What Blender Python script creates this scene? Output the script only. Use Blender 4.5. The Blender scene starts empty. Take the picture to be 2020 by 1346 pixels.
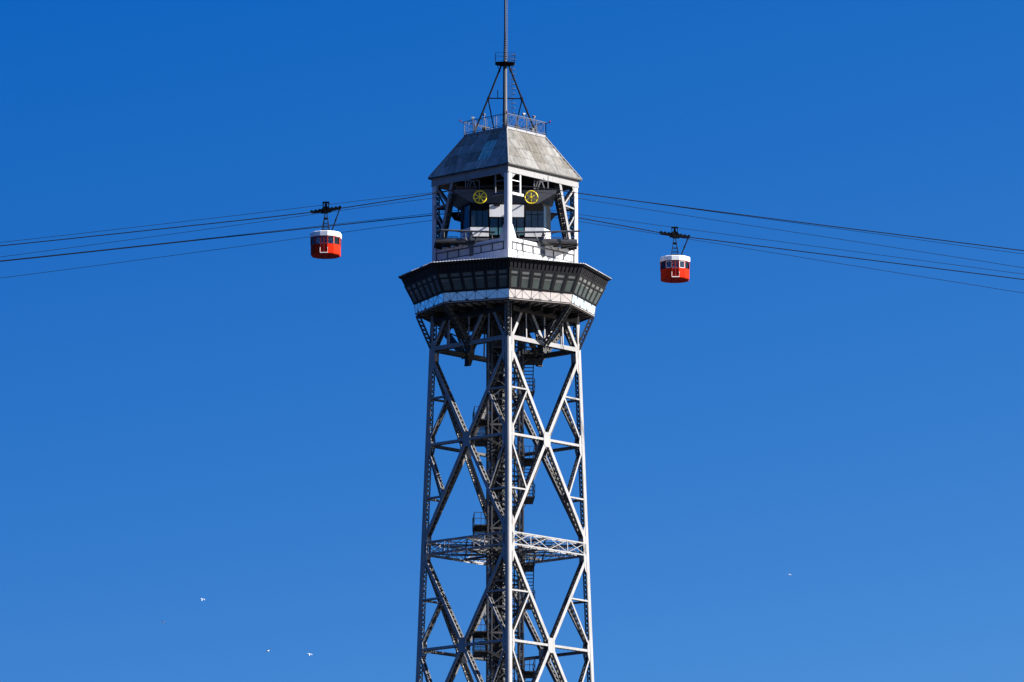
import bpy, bmesh, math, random
from mathutils import Vector, Matrix
random.seed(7)
R = math.radians
S = bpy.context.scene
COL = S.collection

# ------------------------------------------------------------------ camera
D, ZC, FPX = 475.0, 1.8, 11400.0           # distance to the tower axis, eye height, focal length in photo pixels
PITCH, YAW = R(10.49), R(0.0704)
cam = bpy.data.cameras.new('camera'); cob = bpy.data.objects.new('camera', cam); COL.objects.link(cob)
cam.sensor_width = 36.0; cam.lens = 36.0*FPX/2020.0
cam.clip_start = 1.0; cam.clip_end = 20000.0
cob.location = (0, -D, ZC); cob.rotation_euler = (R(90)+PITCH, 0, -YAW)
S.camera = cob
CM = Matrix.Rotation(-YAW, 3, 'Z') @ Matrix.Rotation(R(90)+PITCH, 3, 'X')

def P(px, py, Y):
    """world point at depth y=Y that the photograph shows at (px, py): used to take sizes off the photo"""
    d = CM @ Vector(((px-1010)/FPX, (673-py)/FPX, -1.0))
    t = (Y + D)/d.y
    return Vector((0, -D, ZC)) + d*t
def ZA(py, Y=0.0): return P(996.3, py, Y).z

# ------------------------------------------------------------------ light
SUN_AZ, SUN_EL = R(80), R(31)               # azimuth from the viewing side (-y) towards +x
sdir = Vector((math.sin(SUN_AZ)*math.cos(SUN_EL), -math.cos(SUN_AZ)*math.cos(SUN_EL), math.sin(SUN_EL)))
sl = bpy.data.lights.new('sun', 'SUN'); sl.energy = 5.0; sl.angle = R(0.53); sl.color = (1.0, 0.955, 0.89)
so = bpy.data.objects.new('sun', sl); COL.objects.link(so)
so.rotation_euler = sdir.to_track_quat('Z', 'Y').to_euler(); so.location = (120, -60, 200)

W = bpy.data.worlds.new('World'); S.world = W; W.use_nodes = True
nt = W.node_tree; nt.nodes.clear()
N = nt.nodes.new
out = N('ShaderNodeOutputWorld'); bg = N('ShaderNodeBackground'); sky = N('ShaderNodeTexSky')
sky.sky_type = 'NISHITA'; sky.sun_disc = False
sky.sun_elevation = SUN_EL; sky.sun_rotation = math.atan2(sdir.x, sdir.y)
sky.air_density = 1.0; sky.dust_density = 0.15; sky.ozone_density = 3.0; sky.altitude = 0
# the clear deep-blue air of the day: the horizon band is kept thin by reading the sky a little higher up
tc = N('ShaderNodeTexCoord'); mp = N('ShaderNodeMapping'); mp.vector_type = 'POINT'; mr = N('ShaderNodeMapping'); mr.vector_type = 'POINT'
mr.inputs['Rotation'].default_value = (0, R(8), 0)
mp.inputs['Location'].default_value = (0, 0, 0.10); mp.inputs['Scale'].default_value = (1, 1, 2.2)
nt.links.new(tc.outputs['Generated'], mr.inputs['Vector']); nt.links.new(mr.outputs['Vector'], mp.inputs['Vector'])
nrm = N('ShaderNodeVectorMath'); nrm.operation = 'NORMALIZE'
nt.links.new(mp.outputs['Vector'], nrm.inputs[0]); nt.links.new(nrm.outputs[0], sky.inputs['Vector'])
hs = N('ShaderNodeHueSaturation'); hs.inputs['Saturation'].default_value = 1.35
nt.links.new(sky.outputs['Color'], hs.inputs['Color'])
# deeper colour of a clear, dry day (contrast of each channel)
vm = N('ShaderNodeVectorMath'); vm.operation = 'MULTIPLY_ADD'; nt.links.new(hs.outputs['Color'], vm.inputs[0])
K = 0.14
vm.inputs[1].default_value = (1.95, 1.56, 1.06); vm.inputs[2].default_value = (-.032/K, -.089/K, .12/K)
vx = N('ShaderNodeVectorMath'); vx.operation = 'MAXIMUM'; nt.links.new(vm.outputs[0], vx.inputs[0]); vx.inputs[1].default_value = (.004/K, .08/K, .3/K)
nt.links.new(vx.outputs[0], bg.inputs['Color'])
bg.inputs['Strength'].default_value = 0.05
nt.links.new(bg.outputs[0], out.inputs['Surface'])

S.view_settings.view_transform = 'Standard'; S.view_settings.look = 'None'
S.view_settings.exposure = 1.45; S.view_settings.gamma = 1.0
S.render.engine = 'CYCLES'
S.cycles.max_bounces = 6; S.cycles.transparent_max_bounces = 12

# ------------------------------------------------------------------ materials
def mat(name, col, rough=0.6, metal=0.0, var=0.12, scale=1.5, streak=0.0, rust=0.0, spec=0.4, bump=0.0):
    m = bpy.data.materials.new(name); m.use_nodes = True
    t = m.node_tree; b = t.nodes['Principled BSDF']
    b.inputs['Roughness'].default_value = rough; b.inputs['Metallic'].default_value = metal
    b.inputs['Specular IOR Level'].default_value = spec
    co = t.nodes.new('ShaderNodeTexCoord')
    nz = t.nodes.new('ShaderNodeTexNoise'); nz.inputs['Scale'].default_value = scale
    nz.inputs['Detail'].default_value = 6.0; nz.inputs['Roughness'].default_value = 0.65
    t.links.new(co.outputs['Object'], nz.inputs['Vector'])
    rp = t.nodes.new('ShaderNodeValToRGB')
    lo = tuple(c*(1-var) for c in col); hi = tuple(min(1, c*(1+var)) for c in col)
    rp.color_ramp.elements[0].position = 0.3; rp.color_ramp.elements[0].color = lo+(1,)
    rp.color_ramp.elements[1].position = 0.7; rp.color_ramp.elements[1].color = hi+(1,)
    t.links.new(nz.outputs['Fac'], rp.inputs['Fac'])
    last = rp.outputs['Color']
    def blend(sc, loc_scale, p0, p1, color, amt, prev):
        mpn = t.nodes.new('ShaderNodeMapping'); mpn.inputs['Scale'].default_value = loc_scale
        t.links.new(co.outputs['Object'], mpn.inputs['Vector'])
        n2 = t.nodes.new('ShaderNodeTexNoise'); n2.inputs['Scale'].default_value = sc; n2.inputs['Detail'].default_value = 4
        t.links.new(mpn.outputs['Vector'], n2.inputs['Vector'])
        r2 = t.nodes.new('ShaderNodeValToRGB')
        r2.color_ramp.elements[0].position = p0; r2.color_ramp.elements[0].color = (0, 0, 0, 1)
        r2.color_ramp.elements[1].position = p1; r2.color_ramp.elements[1].color = (amt, amt, amt, 1)
        t.links.new(n2.outputs['Fac'], r2.inputs['Fac'])
        mx = t.nodes.new('ShaderNodeMix'); mx.data_type = 'RGBA'
        t.links.new(r2.outputs['Color'], mx.inputs['Factor'])
        t.links.new(prev, mx.inputs['A']); mx.inputs['B'].default_value = color+(1,)
        return mx.outputs['Result']
    if streak: last = blend(3.2, (1, 1, 0.07), 0.48, 0.72, tuple(c*0.42 for c in col), streak, last)
    if rust: last = blend(1.3, (1, 1, 0.6), 0.60, 0.74, (0.20, 0.09, 0.04), rust, last)
    t.links.new(last, b.inputs['Base Color'])
    if bump:
        bp = t.nodes.new('ShaderNodeBump'); bp.inputs['Strength'].default_value = bump; bp.inputs['Distance'].default_value = 0.03
        t.links.new(nz.outputs['Fac'], bp.inputs['Height']); t.links.new(bp.outputs['Normal'], b.inputs['Normal'])
    return m

M = {}
M['steel'] = mat('weathered_silver_paint', (0.245, 0.242, 0.244), 0.5, 0.0, 0.14, 0.9, 0.40, 0.20)
M['steel2'] = mat('grey_lattice_paint', (0.075, 0.075, 0.08), 0.55, 0.0, 0.16, 1.2, 0.35, 0.18)
M['lacing'] = mat('shaded_grimy_lacing', (0.082, 0.080, 0.079), 0.6, 0.0, 0.3, 1.2, 0.4, 0.25, spec=0.2)  # grime, plus the shade inside the members painted in as a darker steel
M['dark'] = mat('charcoal_paint', (0.020, 0.0195, 0.022), 0.55, 0.0, 0.2, 1.0, 0.3, spec=0.15)
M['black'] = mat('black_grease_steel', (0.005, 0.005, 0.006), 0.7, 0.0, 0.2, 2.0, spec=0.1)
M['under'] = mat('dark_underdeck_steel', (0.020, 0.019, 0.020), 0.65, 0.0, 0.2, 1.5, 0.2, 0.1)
M['white'] = mat('white_panel_enamel', (0.66, 0.66, 0.67), 0.35, 0.0, 0.08, 0.7, 0.34, 0.0)
M['parapet'] = mat('glazed_white_parapet', (0.95, 0.97, 1.0), 0.12, 0.72, 0.04, 0.6, 0.22, 0.0, 0.6)
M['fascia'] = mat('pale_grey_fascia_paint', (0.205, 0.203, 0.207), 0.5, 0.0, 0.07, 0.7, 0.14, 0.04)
M['wallgrey'] = mat('station_parapet_paint', (0.48, 0.48, 0.50), 0.5, 0.0, 0.06, 0.8, 0.12, 0.05)
M['deckroof'] = mat('pale_roof_sheet', (0.36, 0.36, 0.36), 0.5, 0.0, 0.07, 1.0, 0.1)
M['glass'] = mat('tinted_window_glass', (0.075, 0.090, 0.083), 0.14, 0.0, 0.30, 0.9, 0.0, 0.0, 0.6)
M['blind'] = mat('window_behind_blind', (0.14, 0.148, 0.138), 0.28, 0.0, 0.22, 0.9, 0.0, 0.0, 0.5)
M['hutglass'] = mat('station_glass', (0.014, 0.018, 0.024), 0.08, 0.0, 0.2, 1.5, 0.0, 0.0, 0.7)
M['teal'] = mat('teal_glass_panel', (0.06, 0.14, 0.17), 0.15, 0.0, 0.15, 1.5, 0.0, 0.0, 0.6)
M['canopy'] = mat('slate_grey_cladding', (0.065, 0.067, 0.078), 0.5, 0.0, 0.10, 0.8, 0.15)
M['yellow'] = mat('yellow_wheel_paint', (0.88, 0.66, 0.014), 0.45, 0.0, 0.10, 3.0)
M['soffit'] = mat('brown_soffit_board', (0.46, 0.39, 0.35), 0.7, 0.0, 0.2, 1.2, 0.3)
M['red'] = mat('orange_red_enamel', (0.47, 0.020, 0.0045), 0.5, 0.0, 0.08, 1.5, 0.15, 0.0, 0.03)
M['darkred'] = mat('red_window_frame', (0.26, 0.011, 0.005), 0.5, 0.0, 0.06, 1.5)
M['cap'] = mat('white_roof_enamel', (0.80, 0.80, 0.81), 0.35, 0.0, 0.04, 1.2, 0.05)
M['interior'] = mat('cabin_lining', (0.10, 0.09, 0.09), 0.7, 0.0, 0.1, 2.0)
M['lamp'] = mat('lamp_housing', (0.20, 0.20, 0.21), 0.4, 0.0, 0.08, 4.0)
M['redlamp'] = mat('red_lamp_glass', (0.14, 0.010, 0.014), 0.3, 0.0, 0.08, 4.0)
M['cable'] = mat('steel_rope', (0.018, 0.018, 0.022), 0.5, 0.3, 0.2, 6.0)
M['meshrail'] = mat('grey_rail_paint', (0.055, 0.058, 0.066), 0.5, 0.0, 0.12, 3.0, 0.2)
M['gullw'] = mat('gull_white', (0.80, 0.80, 0.80), 0.7, 0.0, 0.05, 5.0)
M['gullg'] = mat('gull_grey', (0.34, 0.36, 0.39), 0.7, 0.0, 0.1, 5.0)
M['gullk'] = mat('gull_wingtip_black', (0.03, 0.03, 0.035), 0.7, 0.0, 0.1, 5.0)
M['beak'] = mat('gull_beak', (0.70, 0.42, 0.05), 0.5, 0.0, 0.1, 5.0)
M['skin'] = mat('skin', (0.50, 0.29, 0.20), 0.55, 0.0, 0.05, 6.0)
M['hair'] = mat('dark_hair', (0.03, 0.02, 0.015), 0.6, 0.0, 0.2, 9.0)
for nme, c in (('shirt_white', (.75, .75, .76)), ('shirt_pink', (.62, .16, .24)), ('shirt_blue', (.12, .22, .42)),
               ('shirt_dark', (.05, .05, .07)), ('trousers', (.05, .06, .10))):
    M[nme] = mat(nme, c, 0.8, 0.0, 0.1, 8.0)
# see-through cabin window
m = bpy.data.materials.new('clear_cabin_glass'); m.use_nodes = True; t = m.node_tree; t.nodes.clear()
o_ = t.nodes.new('ShaderNodeOutputMaterial'); mx = t.nodes.new('ShaderNodeMixShader'); tr = t.nodes.new('ShaderNodeBsdfTransparent')
gl = t.nodes.new('ShaderNodeBsdfGlossy'); fr = t.nodes.new('ShaderNodeFresnel'); fr.inputs['IOR'].default_value = 1.6
gl.inputs['Roughness'].default_value = 0.03; tr.inputs['Color'].default_value = (0.86, 0.89, 0.92, 1)
t.links.new(fr.outputs[0], mx.inputs[0]); t.links.new(tr.outputs[0], mx.inputs[1]); t.links.new(gl.outputs[0], mx.inputs[2])
t.links.new(mx.outputs[0], o_.inputs['Surface']); M['clear'] = m
# corrugated roof sheets: every sheet weathered its own way, the shaded left slope painted lighter
def roof_mat():
    m = mat('weathered_corrugated_sheet', (0.185, 0.18, 0.172), 0.85, 0.0, 0.16, 3.2, 0.62, 0.0, 0.2)
    t = m.node_tree; b = t.nodes['Principled BSDF']; src = b.inputs['Base Color'].links[0].from_socket
    at = t.nodes.new('ShaderNodeAttribute'); at.attribute_name = 'sheet'
    mx = t.nodes.new('ShaderNodeMix'); mx.data_type = 'RGBA'; mx.blend_type = 'MULTIPLY'; mx.inputs['Factor'].default_value = 1
    t.links.new(src, mx.inputs['A']); t.links.new(at.outputs['Color'], mx.inputs['B'])
    t.links.new(mx.outputs['Result'], b.inputs['Base Color'])
    return m
M['roof'] = roof_mat()
M['water'] = mat('harbour_water', (0.012, 0.017, 0.022), 0.35, 0.0, 0.3, 0.05, spec=0.2)
M['ground'] = mat('quay_asphalt', (0.055, 0.055, 0.055), 0.85, 0.0, 0.3, 0.05, 0.0)

# ------------------------------------------------------------------ mesh helpers
class MB:
    def __init__(s): s.v = []; s.f = []; s.marks = [(0, 0)]
    def mark(s, i): s.marks.append((len(s.f), i))            # faces from here on use material slot i
    def slots(s):
        out, k, cur = [], 0, 0
        for fi in range(len(s.f)):
            while k < len(s.marks) and s.marks[k][0] <= fi: cur = s.marks[k][1]; k += 1
            out.append(cur)
        return out
    def poly(s, pts):
        i = len(s.v); s.v += [tuple(p) for p in pts]; s.f.append(tuple(range(i, i+len(pts))))
    def hexa(s, p):                                  # 8 points: 0-3 bottom ring, 4-7 top ring
        i = len(s.v); s.v += [tuple(q) for q in p]
        for a in ((0,3,2,1),(4,5,6,7),(0,1,5,4),(1,2,6,5),(2,3,7,6),(3,0,4,7)): s.f.append(tuple(i+k for k in a))
    def bar(s, p, q, w, d, n=(0,0,1), off=(0,0)):     # flat bar: width w across n, depth d along n
        p = Vector(p); q = Vector(q); a = (q-p)
        if a.length < 1e-6: return
        a.normalize(); n = Vector(n); n = n - a*n.dot(a)
        if n.length < 1e-4: n = Vector((1,0,0)) - a*a.x
        if n.length < 1e-4: n = Vector((0,1,0)) - a*a.y
        n.normalize(); u = a.cross(n)
        p = p + u*off[0] + n*off[1]; q = q + u*off[0] + n*off[1]
        u = u*w/2; n = n*d/2
        s.hexa([p-u-n, p+u-n, p+u+n, p-u+n, q-u-n, q+u-n, q+u+n, q-u+n])
    def box(s, c, sx, sy, sz):
        x,y,z = c
        s.hexa([(x-sx/2,y-sy/2,z-sz/2),(x+sx/2,y-sy/2,z-sz/2),(x+sx/2,y+sy/2,z-sz/2),(x-sx/2,y+sy/2,z-sz/2),
                (x-sx/2,y-sy/2,z+sz/2),(x+sx/2,y-sy/2,z+sz/2),(x+sx/2,y+sy/2,z+sz/2),(x-sx/2,y+sy/2,z+sz/2)])
    def tube(s, pts, r, n=8, caps=True, r2=None):
        pts = [Vector(p) for p in pts]; base = len(s.v); k = len(pts)
        for i, p in enumerate(pts):
            a = (pts[min(i+1,k-1)] - pts[max(i-1,0)]).normalized()
            h = Vector((0,0,1)) if abs(a.z) < 0.9 else Vector((1,0,0))
            u = a.cross(h).normalized(); w = u.cross(a)
            rr = r if r2 is None else r + (r2-r)*i/(k-1)
            for j in range(n):
                th = 2*math.pi*j/n; s.v.append(tuple(p + u*math.cos(th)*rr + w*math.sin(th)*rr))
        for i in range(k-1):
            for j in range(n):
                s.f.append((base+i*n+j, base+i*n+(j+1)%n, base+(i+1)*n+(j+1)%n, base+(i+1)*n+j))
        if caps:
            s.f.append(tuple(base+j for j in range(n))[::-1]); s.f.append(tuple(base+(k-1)*n+j for j in range(n)))
    def loft(s, rings, cap0=True, cap1=True):          # list of equal-length rings of points
        base = len(s.v); n = len(rings[0])
        for r in rings: s.v += [tuple(p) for p in r]
        for i in range(len(rings)-1):
            for j in range(n):
                s.f.append((base+i*n+j, base+i*n+(j+1)%n, base+(i+1)*n+(j+1)%n, base+(i+1)*n+j))
        if cap0: s.f.append(tuple(base+j for j in range(n))[::-1])
        if cap1: s.f.append(tuple(base+(len(rings)-1)*n+j for j in range(n)))
    def plate(s, quad, n, t):                          # a polygon given thickness t against its normal n
        n = Vector(n).normalized(); a = [Vector(p) for p in quad]; b = [p - n*t for p in a]
        s.loft([b, a])
    def add(s, o, fn=None, flip=False):
        i = len(s.v); s.v += [tuple(fn(Vector(p))) if fn else p for p in o.v]
        for f, mi in zip(o.f, o.slots()):
            g = tuple(i+k for k in f); s.mark(mi); s.f.append(g[::-1] if flip else g)
        s.mark(0); return s
    def xf(s, fn, flip=False): return MB().add(s, fn, flip)
    def build(s, name, m, parent=None, smooth=False, fix=True):
        me = bpy.data.meshes.new(name); me.from_pydata(s.v, [], s.f); sl_ = s.slots()
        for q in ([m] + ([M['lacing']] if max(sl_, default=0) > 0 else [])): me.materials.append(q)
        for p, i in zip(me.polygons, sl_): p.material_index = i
        if fix:
            bm = bmesh.new(); bm.from_mesh(me); bmesh.ops.recalc_face_normals(bm, faces=bm.faces); bm.to_mesh(me); bm.free()
        if smooth:
            for p in me.polygons: p.use_smooth = True
        o = bpy.data.objects.new(name, me); COL.objects.link(o)
        if parent: o.parent = parent
        return o
def empty(name, loc, rz=0.0):
    o = bpy.data.objects.new(name, None); o.location = loc; o.rotation_euler = (0,0,rz); o.empty_display_size = 0.5
    COL.objects.link(o); return o
def tag(o, label=None, cat=None, group=None, kind=None):
    if label: o['label'] = label
    if cat: o['category'] = cat
    if group: o['group'] = group
    if kind: o['kind'] = kind
    return o
def copy_tree(o, parent=None):
    c = o.copy(); COL.objects.link(c)
    if parent: c.parent = parent
    for ch in list(o.children): copy_tree(ch, c)
    return c
def four(o, parent=None):                               # the same part on the other three sides
    res = [o]
    for k in (1,2,3):
        c = copy_tree(o, parent or o.parent); c.rotation_euler = (0,0,R(90*k)); res.append(c)
    return res

# ------------------------------------------------------------------ ground
g = MB(); nseg = 64
g.poly([(9000*math.cos(2*math.pi*i/nseg), 9000*math.sin(2*math.pi*i/nseg), -1.2) for i in range(nseg)])
tag(g.build('water', M['water'], fix=False), kind='structure')          # the harbour basin around the pier
q = MB(); q.loft([[(x*26,y*26,-2.0) for x,y in ((-1,-1),(1,-1),(1,1),(-1,1))],[(x*26,y*26,0.0) for x,y in ((-1,-1),(1,-1),(1,1),(-1,1))]])
tag(q.build('pier', M['ground']), kind='structure')
# ================================================================== THE TOWER
# local frame: faces along the axes, corner (h,-h) is the leg nearest to the viewer
DELTA = R(2.45)
T = empty('cableway_tower', (0,0,0), R(-45)+DELTA)
tag(T, 'tall grey steel lattice tower with an eight-sided lookout deck and hipped roof on top', 'tower')
C45 = math.sqrt(0.5)
def H(x, y, z): return Vector(((x-y)*C45, (x+y)*C45, z))       # hut frame (turned to the viewer) -> tower frame
def mirror(p): return Vector((-p.y, -p.x, p.z))                 # right face <-> left face
HUP = 4.37                                                      # half side of the station storey
ZT = ZA(690)
def hz(z):                                                      # half side at height z (outer faces)
    if z > ZDK: return HUP
    return HUP + (ZDK - z)*SLOPE
ZDK = ZA(560)
d_of = lambda z: D*math.cos(PITCH)+(z-ZC)*math.sin(PITCH)
z2 = ZA(1346); r2 = 177.8*d_of(z2)/FPX
SLOPE = (r2*C45 - HUP)/(ZDK - z2)

def FP(s, z, dep=0.0): return Vector((hz(z)-dep, s, z))         # point on the right-hand face (x=+h)
NF = Vector((1,0,0))

def lattice(mb, a0, a1, b0, b1, pitch, w, t, n, double=True):
    """lacing bars between line a0-a1 and line b0-b1"""
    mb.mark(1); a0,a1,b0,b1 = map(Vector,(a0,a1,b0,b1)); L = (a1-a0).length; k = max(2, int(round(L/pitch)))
    for i in range(k):
        u0, u1 = i/k, (i+1)/k
        A0, A1, B0, B1 = a0.lerp(a1,u0), a0.lerp(a1,u1), b0.lerp(b1,u0), b0.lerp(b1,u1)
        if double:
            mb.bar(A0, B1, w, t, n); mb.bar(B0, A1, w, t*0.8, n)
        elif i%2 == 0: mb.bar(A0, B1, w, t, n)
        else: mb.bar(B0, A1, w, t, n)
    mb.mark(0)

def member(mb, p, q, w, dep, lay=0.01, lace=0.5, lw=0.045, t=0.04):
    """box member lying in the right-hand face: outer and inner plate, laced flanks. p,q = (s,z)"""
    po, qo = FP(p[0],p[1],lay), FP(q[0],q[1],lay)
    pi_, qi = FP(p[0],p[1],dep), FP(q[0],q[1],dep)
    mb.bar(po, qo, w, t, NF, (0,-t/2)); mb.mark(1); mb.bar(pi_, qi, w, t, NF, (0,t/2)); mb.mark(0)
    a = (qo-po).normalized(); u = a.cross(NF).normalized()
    for sgn in (-1,1):
        o = u*(w/2-0.012)*sgn
        if lace: lattice(mb, po+o-NF*t, qo+o-NF*t, pi_+o, qi+o, lace, lw, 0.02, u)
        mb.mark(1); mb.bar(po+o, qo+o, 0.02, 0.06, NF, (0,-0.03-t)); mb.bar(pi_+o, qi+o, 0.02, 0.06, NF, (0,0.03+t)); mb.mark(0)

# ---- legs
def leg_mesh(z0, z1, lw=0.46, pitch=0.40, full=True):
    mb = MB()
    def C(z, a, b): h = hz(z); return Vector((h-a, -h+b, z))    # a in from the right face, b in from the left face
    ch = .085                                                    # bulb angle on the outer corner, rolled plate edges
    prof = [(0,lw-.07),(0,ch),(ch,0),(lw-.07,0),(lw,.05),(lw,.08),(lw-.07,.035),(ch+.02,.035),(.035,ch+.02),(.035,lw-.07),(.08,lw),(.05,lw)]
    mb.loft([[C(z0,a,b) for a,b in prof],[C(z1,a,b) for a,b in prof]])
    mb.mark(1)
    e = 0.10                                                     # corner angles
    for (a0,a1,b0,b1) in ((lw-.02,lw,lw-e,lw),(lw-e,lw-.02,lw-.02,lw),(.035,e,lw-.022,lw-.003),(lw-.022,lw-.003,.035,e)):
        mb.hexa([C(z0,a0,b0),C(z0,a1,b0),C(z0,a1,b1),C(z0,a0,b1), C(z1,a0,b0),C(z1,a1,b0),C(z1,a1,b1),C(z1,a0,b1)])
    if full:
        lattice(mb, C(z0,.05,lw-.03), C(z1,.05,lw-.03), C(z0,lw-.05,lw-.03), C(z1,lw-.05,lw-.03), pitch, .085, .02, (0,1,0))
        lattice(mb, C(z0,lw-.03,.05), C(z1,lw-.03,.05), C(z0,lw-.03,lw-.05), C(z1,lw-.03,lw-.05), pitch, .085, .02, (1,0,0))
    mb.mark(0)
    # splice straps every few metres
    z = z0+2.0
    while z < z1-0.5:
        mb.hexa([C(z,-.006,ch+.01),C(z,-.006,lw-.07),C(z,.02,lw-.07),C(z,.02,ch+.01), C(z+.35,-.006,ch+.01),C(z+.35,-.006,lw-.07),C(z+.35,.02,lw-.07),C(z+.35,.02,ch+.01)])
        z += 5.6
    return mb
legm = leg_mesh(0.0, ZDK-0.2)
four(legm.build('leg', M['steel'], T))

# ---- face bracing, panel by panel
zx = [ZA(684, -6.3)]                                             # top node, counted on the near leg
zA1, zB1 = ZA(678,-6.3), ZA(1050,-6.6)
zA2 = ZA(1073,-6.6); zB2 = zA2 - (zA2 - ZA(1270-52*0+0,-3.4))*2.16
period = zA1 - zA2
panels = [(zA1, zB1), (zA2, zA2-(zA1-zB1)*1.06)]
zc = panels[-1][1] - 1.0
while zc > 20:
    panels.append((zc, zc-(zA1-zB1)*1.1)); zc = panels[-1][1] - 1.0
def on_leg(z, inn=0.25): return hz(z)-inn
ring_levels = []
for k, (za, zb) in enumerate(panels):
    sa, sb = on_leg(za), on_leg(zb)
    u = sa/(sa+sb); zcx = za + (zb-za)*u                         # crossing
    fine = k < 2
    lc = 0.46 if fine else 0.9
    br = MB()
    member(br, (-sa,za), (sb,zb), .29, .50, .010, lc, .05); member(br, (sa,za), (-sb,zb), .29, .50, .014, lc, .05)
    four(br.build('cross_brace', M['steel'], T))
    # horizontal strut at the crossing
    stt = MB(); sc = on_leg(zcx, .4)
    member(stt, (-sc,zcx), (sc,zcx), .20, .50, .020, lc, .06, .03)
    four(stt.build('horizontal_strut', M['steel'], T))
    # short bracing that stiffens the four half diagonals
    tf = 0.475
    for sg in (-1,1) if fine else ():
        n1 = (sg*sa*(1-tf), za+(zcx-za)*tf); n2 = (sg*sb*(1-tf*0.96), zb+(zcx-zb)*tf*0.96)
        l1 = on_leg(n1[1], .4)*sg; l2 = on_leg(n2[1], .4)*sg; lm = on_leg(zcx, .42)*sg
        for nd, ll, dz_ in ((n1, l1, .30), (n2, l2, -.50)):
            sb_ = MB()
            member(sb_, nd, (ll, nd[1]-.02), .13, .40, .030, lc, .035, .025)
            member(sb_, nd, (lm, zcx+dz_), .15, .44, .034, lc, .04, .025)
            four(sb_.build('secondary_brace', M['steel'], T))
    gp = MB()
    gw, gh = .40, .62
    oct_ = [(-gw,gh*.55),(-gw*.75,gh),(gw*.75,gh),(gw,gh*.55),(gw,-gh*.55),(gw*.75,-gh),(-gw*.75,-gh),(-gw,-gh*.55)]
    for dep, tt in ((-.008, .05), (.54, .05)):
        gp.plate([FP(a, zcx+b, dep) for a,b in oct_], NF, tt)
    gp.bar(FP(0,zcx-.45,.30), FP(0,zcx+.45,.30), .30, .56, NF)
    four(gp.build('gusset_plate', M['steel'], T))
    for sg in (-1,1) if fine else ():
        for (zz, hgt, dn) in ((za-.2, 1.3, 0), (zb+.2, 1.3, 0), (zcx, .95, 0)):
            lg = MB()
            for dep in (.004, .50):
                i0, i1 = .47, .47+.26
                q = [(i0,zz+hgt),(i1-.10,zz+hgt*.8),(i1,zz+hgt*.35),(i1,zz-hgt*.35),(i1-.10,zz-hgt*.8),(i0,zz-hgt)]
                lg.plate([FP(sg*(hz(b)-a), b, dep) for a,b in q], NF, .035)
            lg.bar(FP(sg*(hz(zz)-.62),zz-hgt*.3,.26), FP(sg*(hz(zz)-.62),zz+hgt*.3,.26), .05, .52, NF)
            four(lg.build('node_plate', M['steel'], T))
    ring_levels.append((zb+.05, (panels[k+1][0] if k+1 < len(panels) else zb-2.0)+.02))

# ---- ring trusses between the panels
for k, (zt_, zb_) in enumerate(ring_levels[:-1]):
    rt = MB()
    st = on_leg(zt_, .45); sbm = on_leg(zb_, .45)
    for dep in (.03, .55):
        rt.mark(0); rt.bar(FP(-st,zt_,dep), FP(st,zt_,dep), .11, .07, NF); rt.bar(FP(-sbm,zb_,dep), FP(sbm,zb_,dep), .11, .07, NF)
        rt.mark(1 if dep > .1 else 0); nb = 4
        for i in range(nb):
            a0, a1 = -1+2*i/nb, -1+2*(i+1)/nb
            rt.bar(FP(a0*st,zt_,dep), FP(a1*sbm,zb_,dep), .048, .03, NF); rt.bar(FP(a0*sbm,zb_,dep+.02), FP(a1*st,zt_,dep+.02), .048, .03, NF)
            if i in (1,3): rt.bar(FP(a0*st,zt_,dep-.01), FP(a0*sbm,zb_,dep-.01), .07, .03, NF)
        for i in (0,1,2,3,4,5,6):
            a = -1+2*i/6
            rt.bar(FP(a*st,zt_,.03), FP(a*st,zt_,.55), .05, .05); rt.bar(FP(a*sbm,zb_,.03), FP(a*sbm,zb_,.55), .05, .05)
    lattice(rt, FP(-st,zt_,.05), FP(st,zt_,.05), FP(-st,zt_,.53), FP(st,zt_,.53), 1.6, .04, .03, (0,0,1), False)
    lattice(rt, FP(-sbm,zb_,.05), FP(sbm,zb_,.05), FP(-sbm,zb_,.53), FP(sbm,zb_,.53), 1.6, .04, .03, (0,0,1), False)
    four(rt.build('ring_truss', M['steel'], T))
    # plan bracing from the face centres to the lift shaft
    pb = MB()
    for zz in (zt_-.1, zb_+.1):
        h = hz(zz)
        pb.bar((h-.55, 0, zz), (1.9, 0, zz), .12, .16)
        pb.bar((h-.55, h*.5, zz), (1.5, .6, zz), .07, .08); pb.bar((h-.55, -h*.5, zz), (1.5, -.6, zz), .07, .08)
        pb.bar((h-.6, .2, zz), (.2, h-.6, zz), .10, .10)
        pb.bar((h-.6, h-.6, zz-.05), (1.2, 1.2, zz-.05), .10, .10)
        if zz > zt_-.2:
            for a in (.25, .5, .75): pb.bar((1.9+(h-2.4)*a, 0, zt_-.1), (1.9+(h-2.4)*a, 0, zb_+.1), .06, .06)
            pb.bar((h-.6, 0, zt_-.1), (1.9, 0, zb_+.1), .06, .06)
    four(pb.build('plan_brace', M['steel2'], T))

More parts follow.
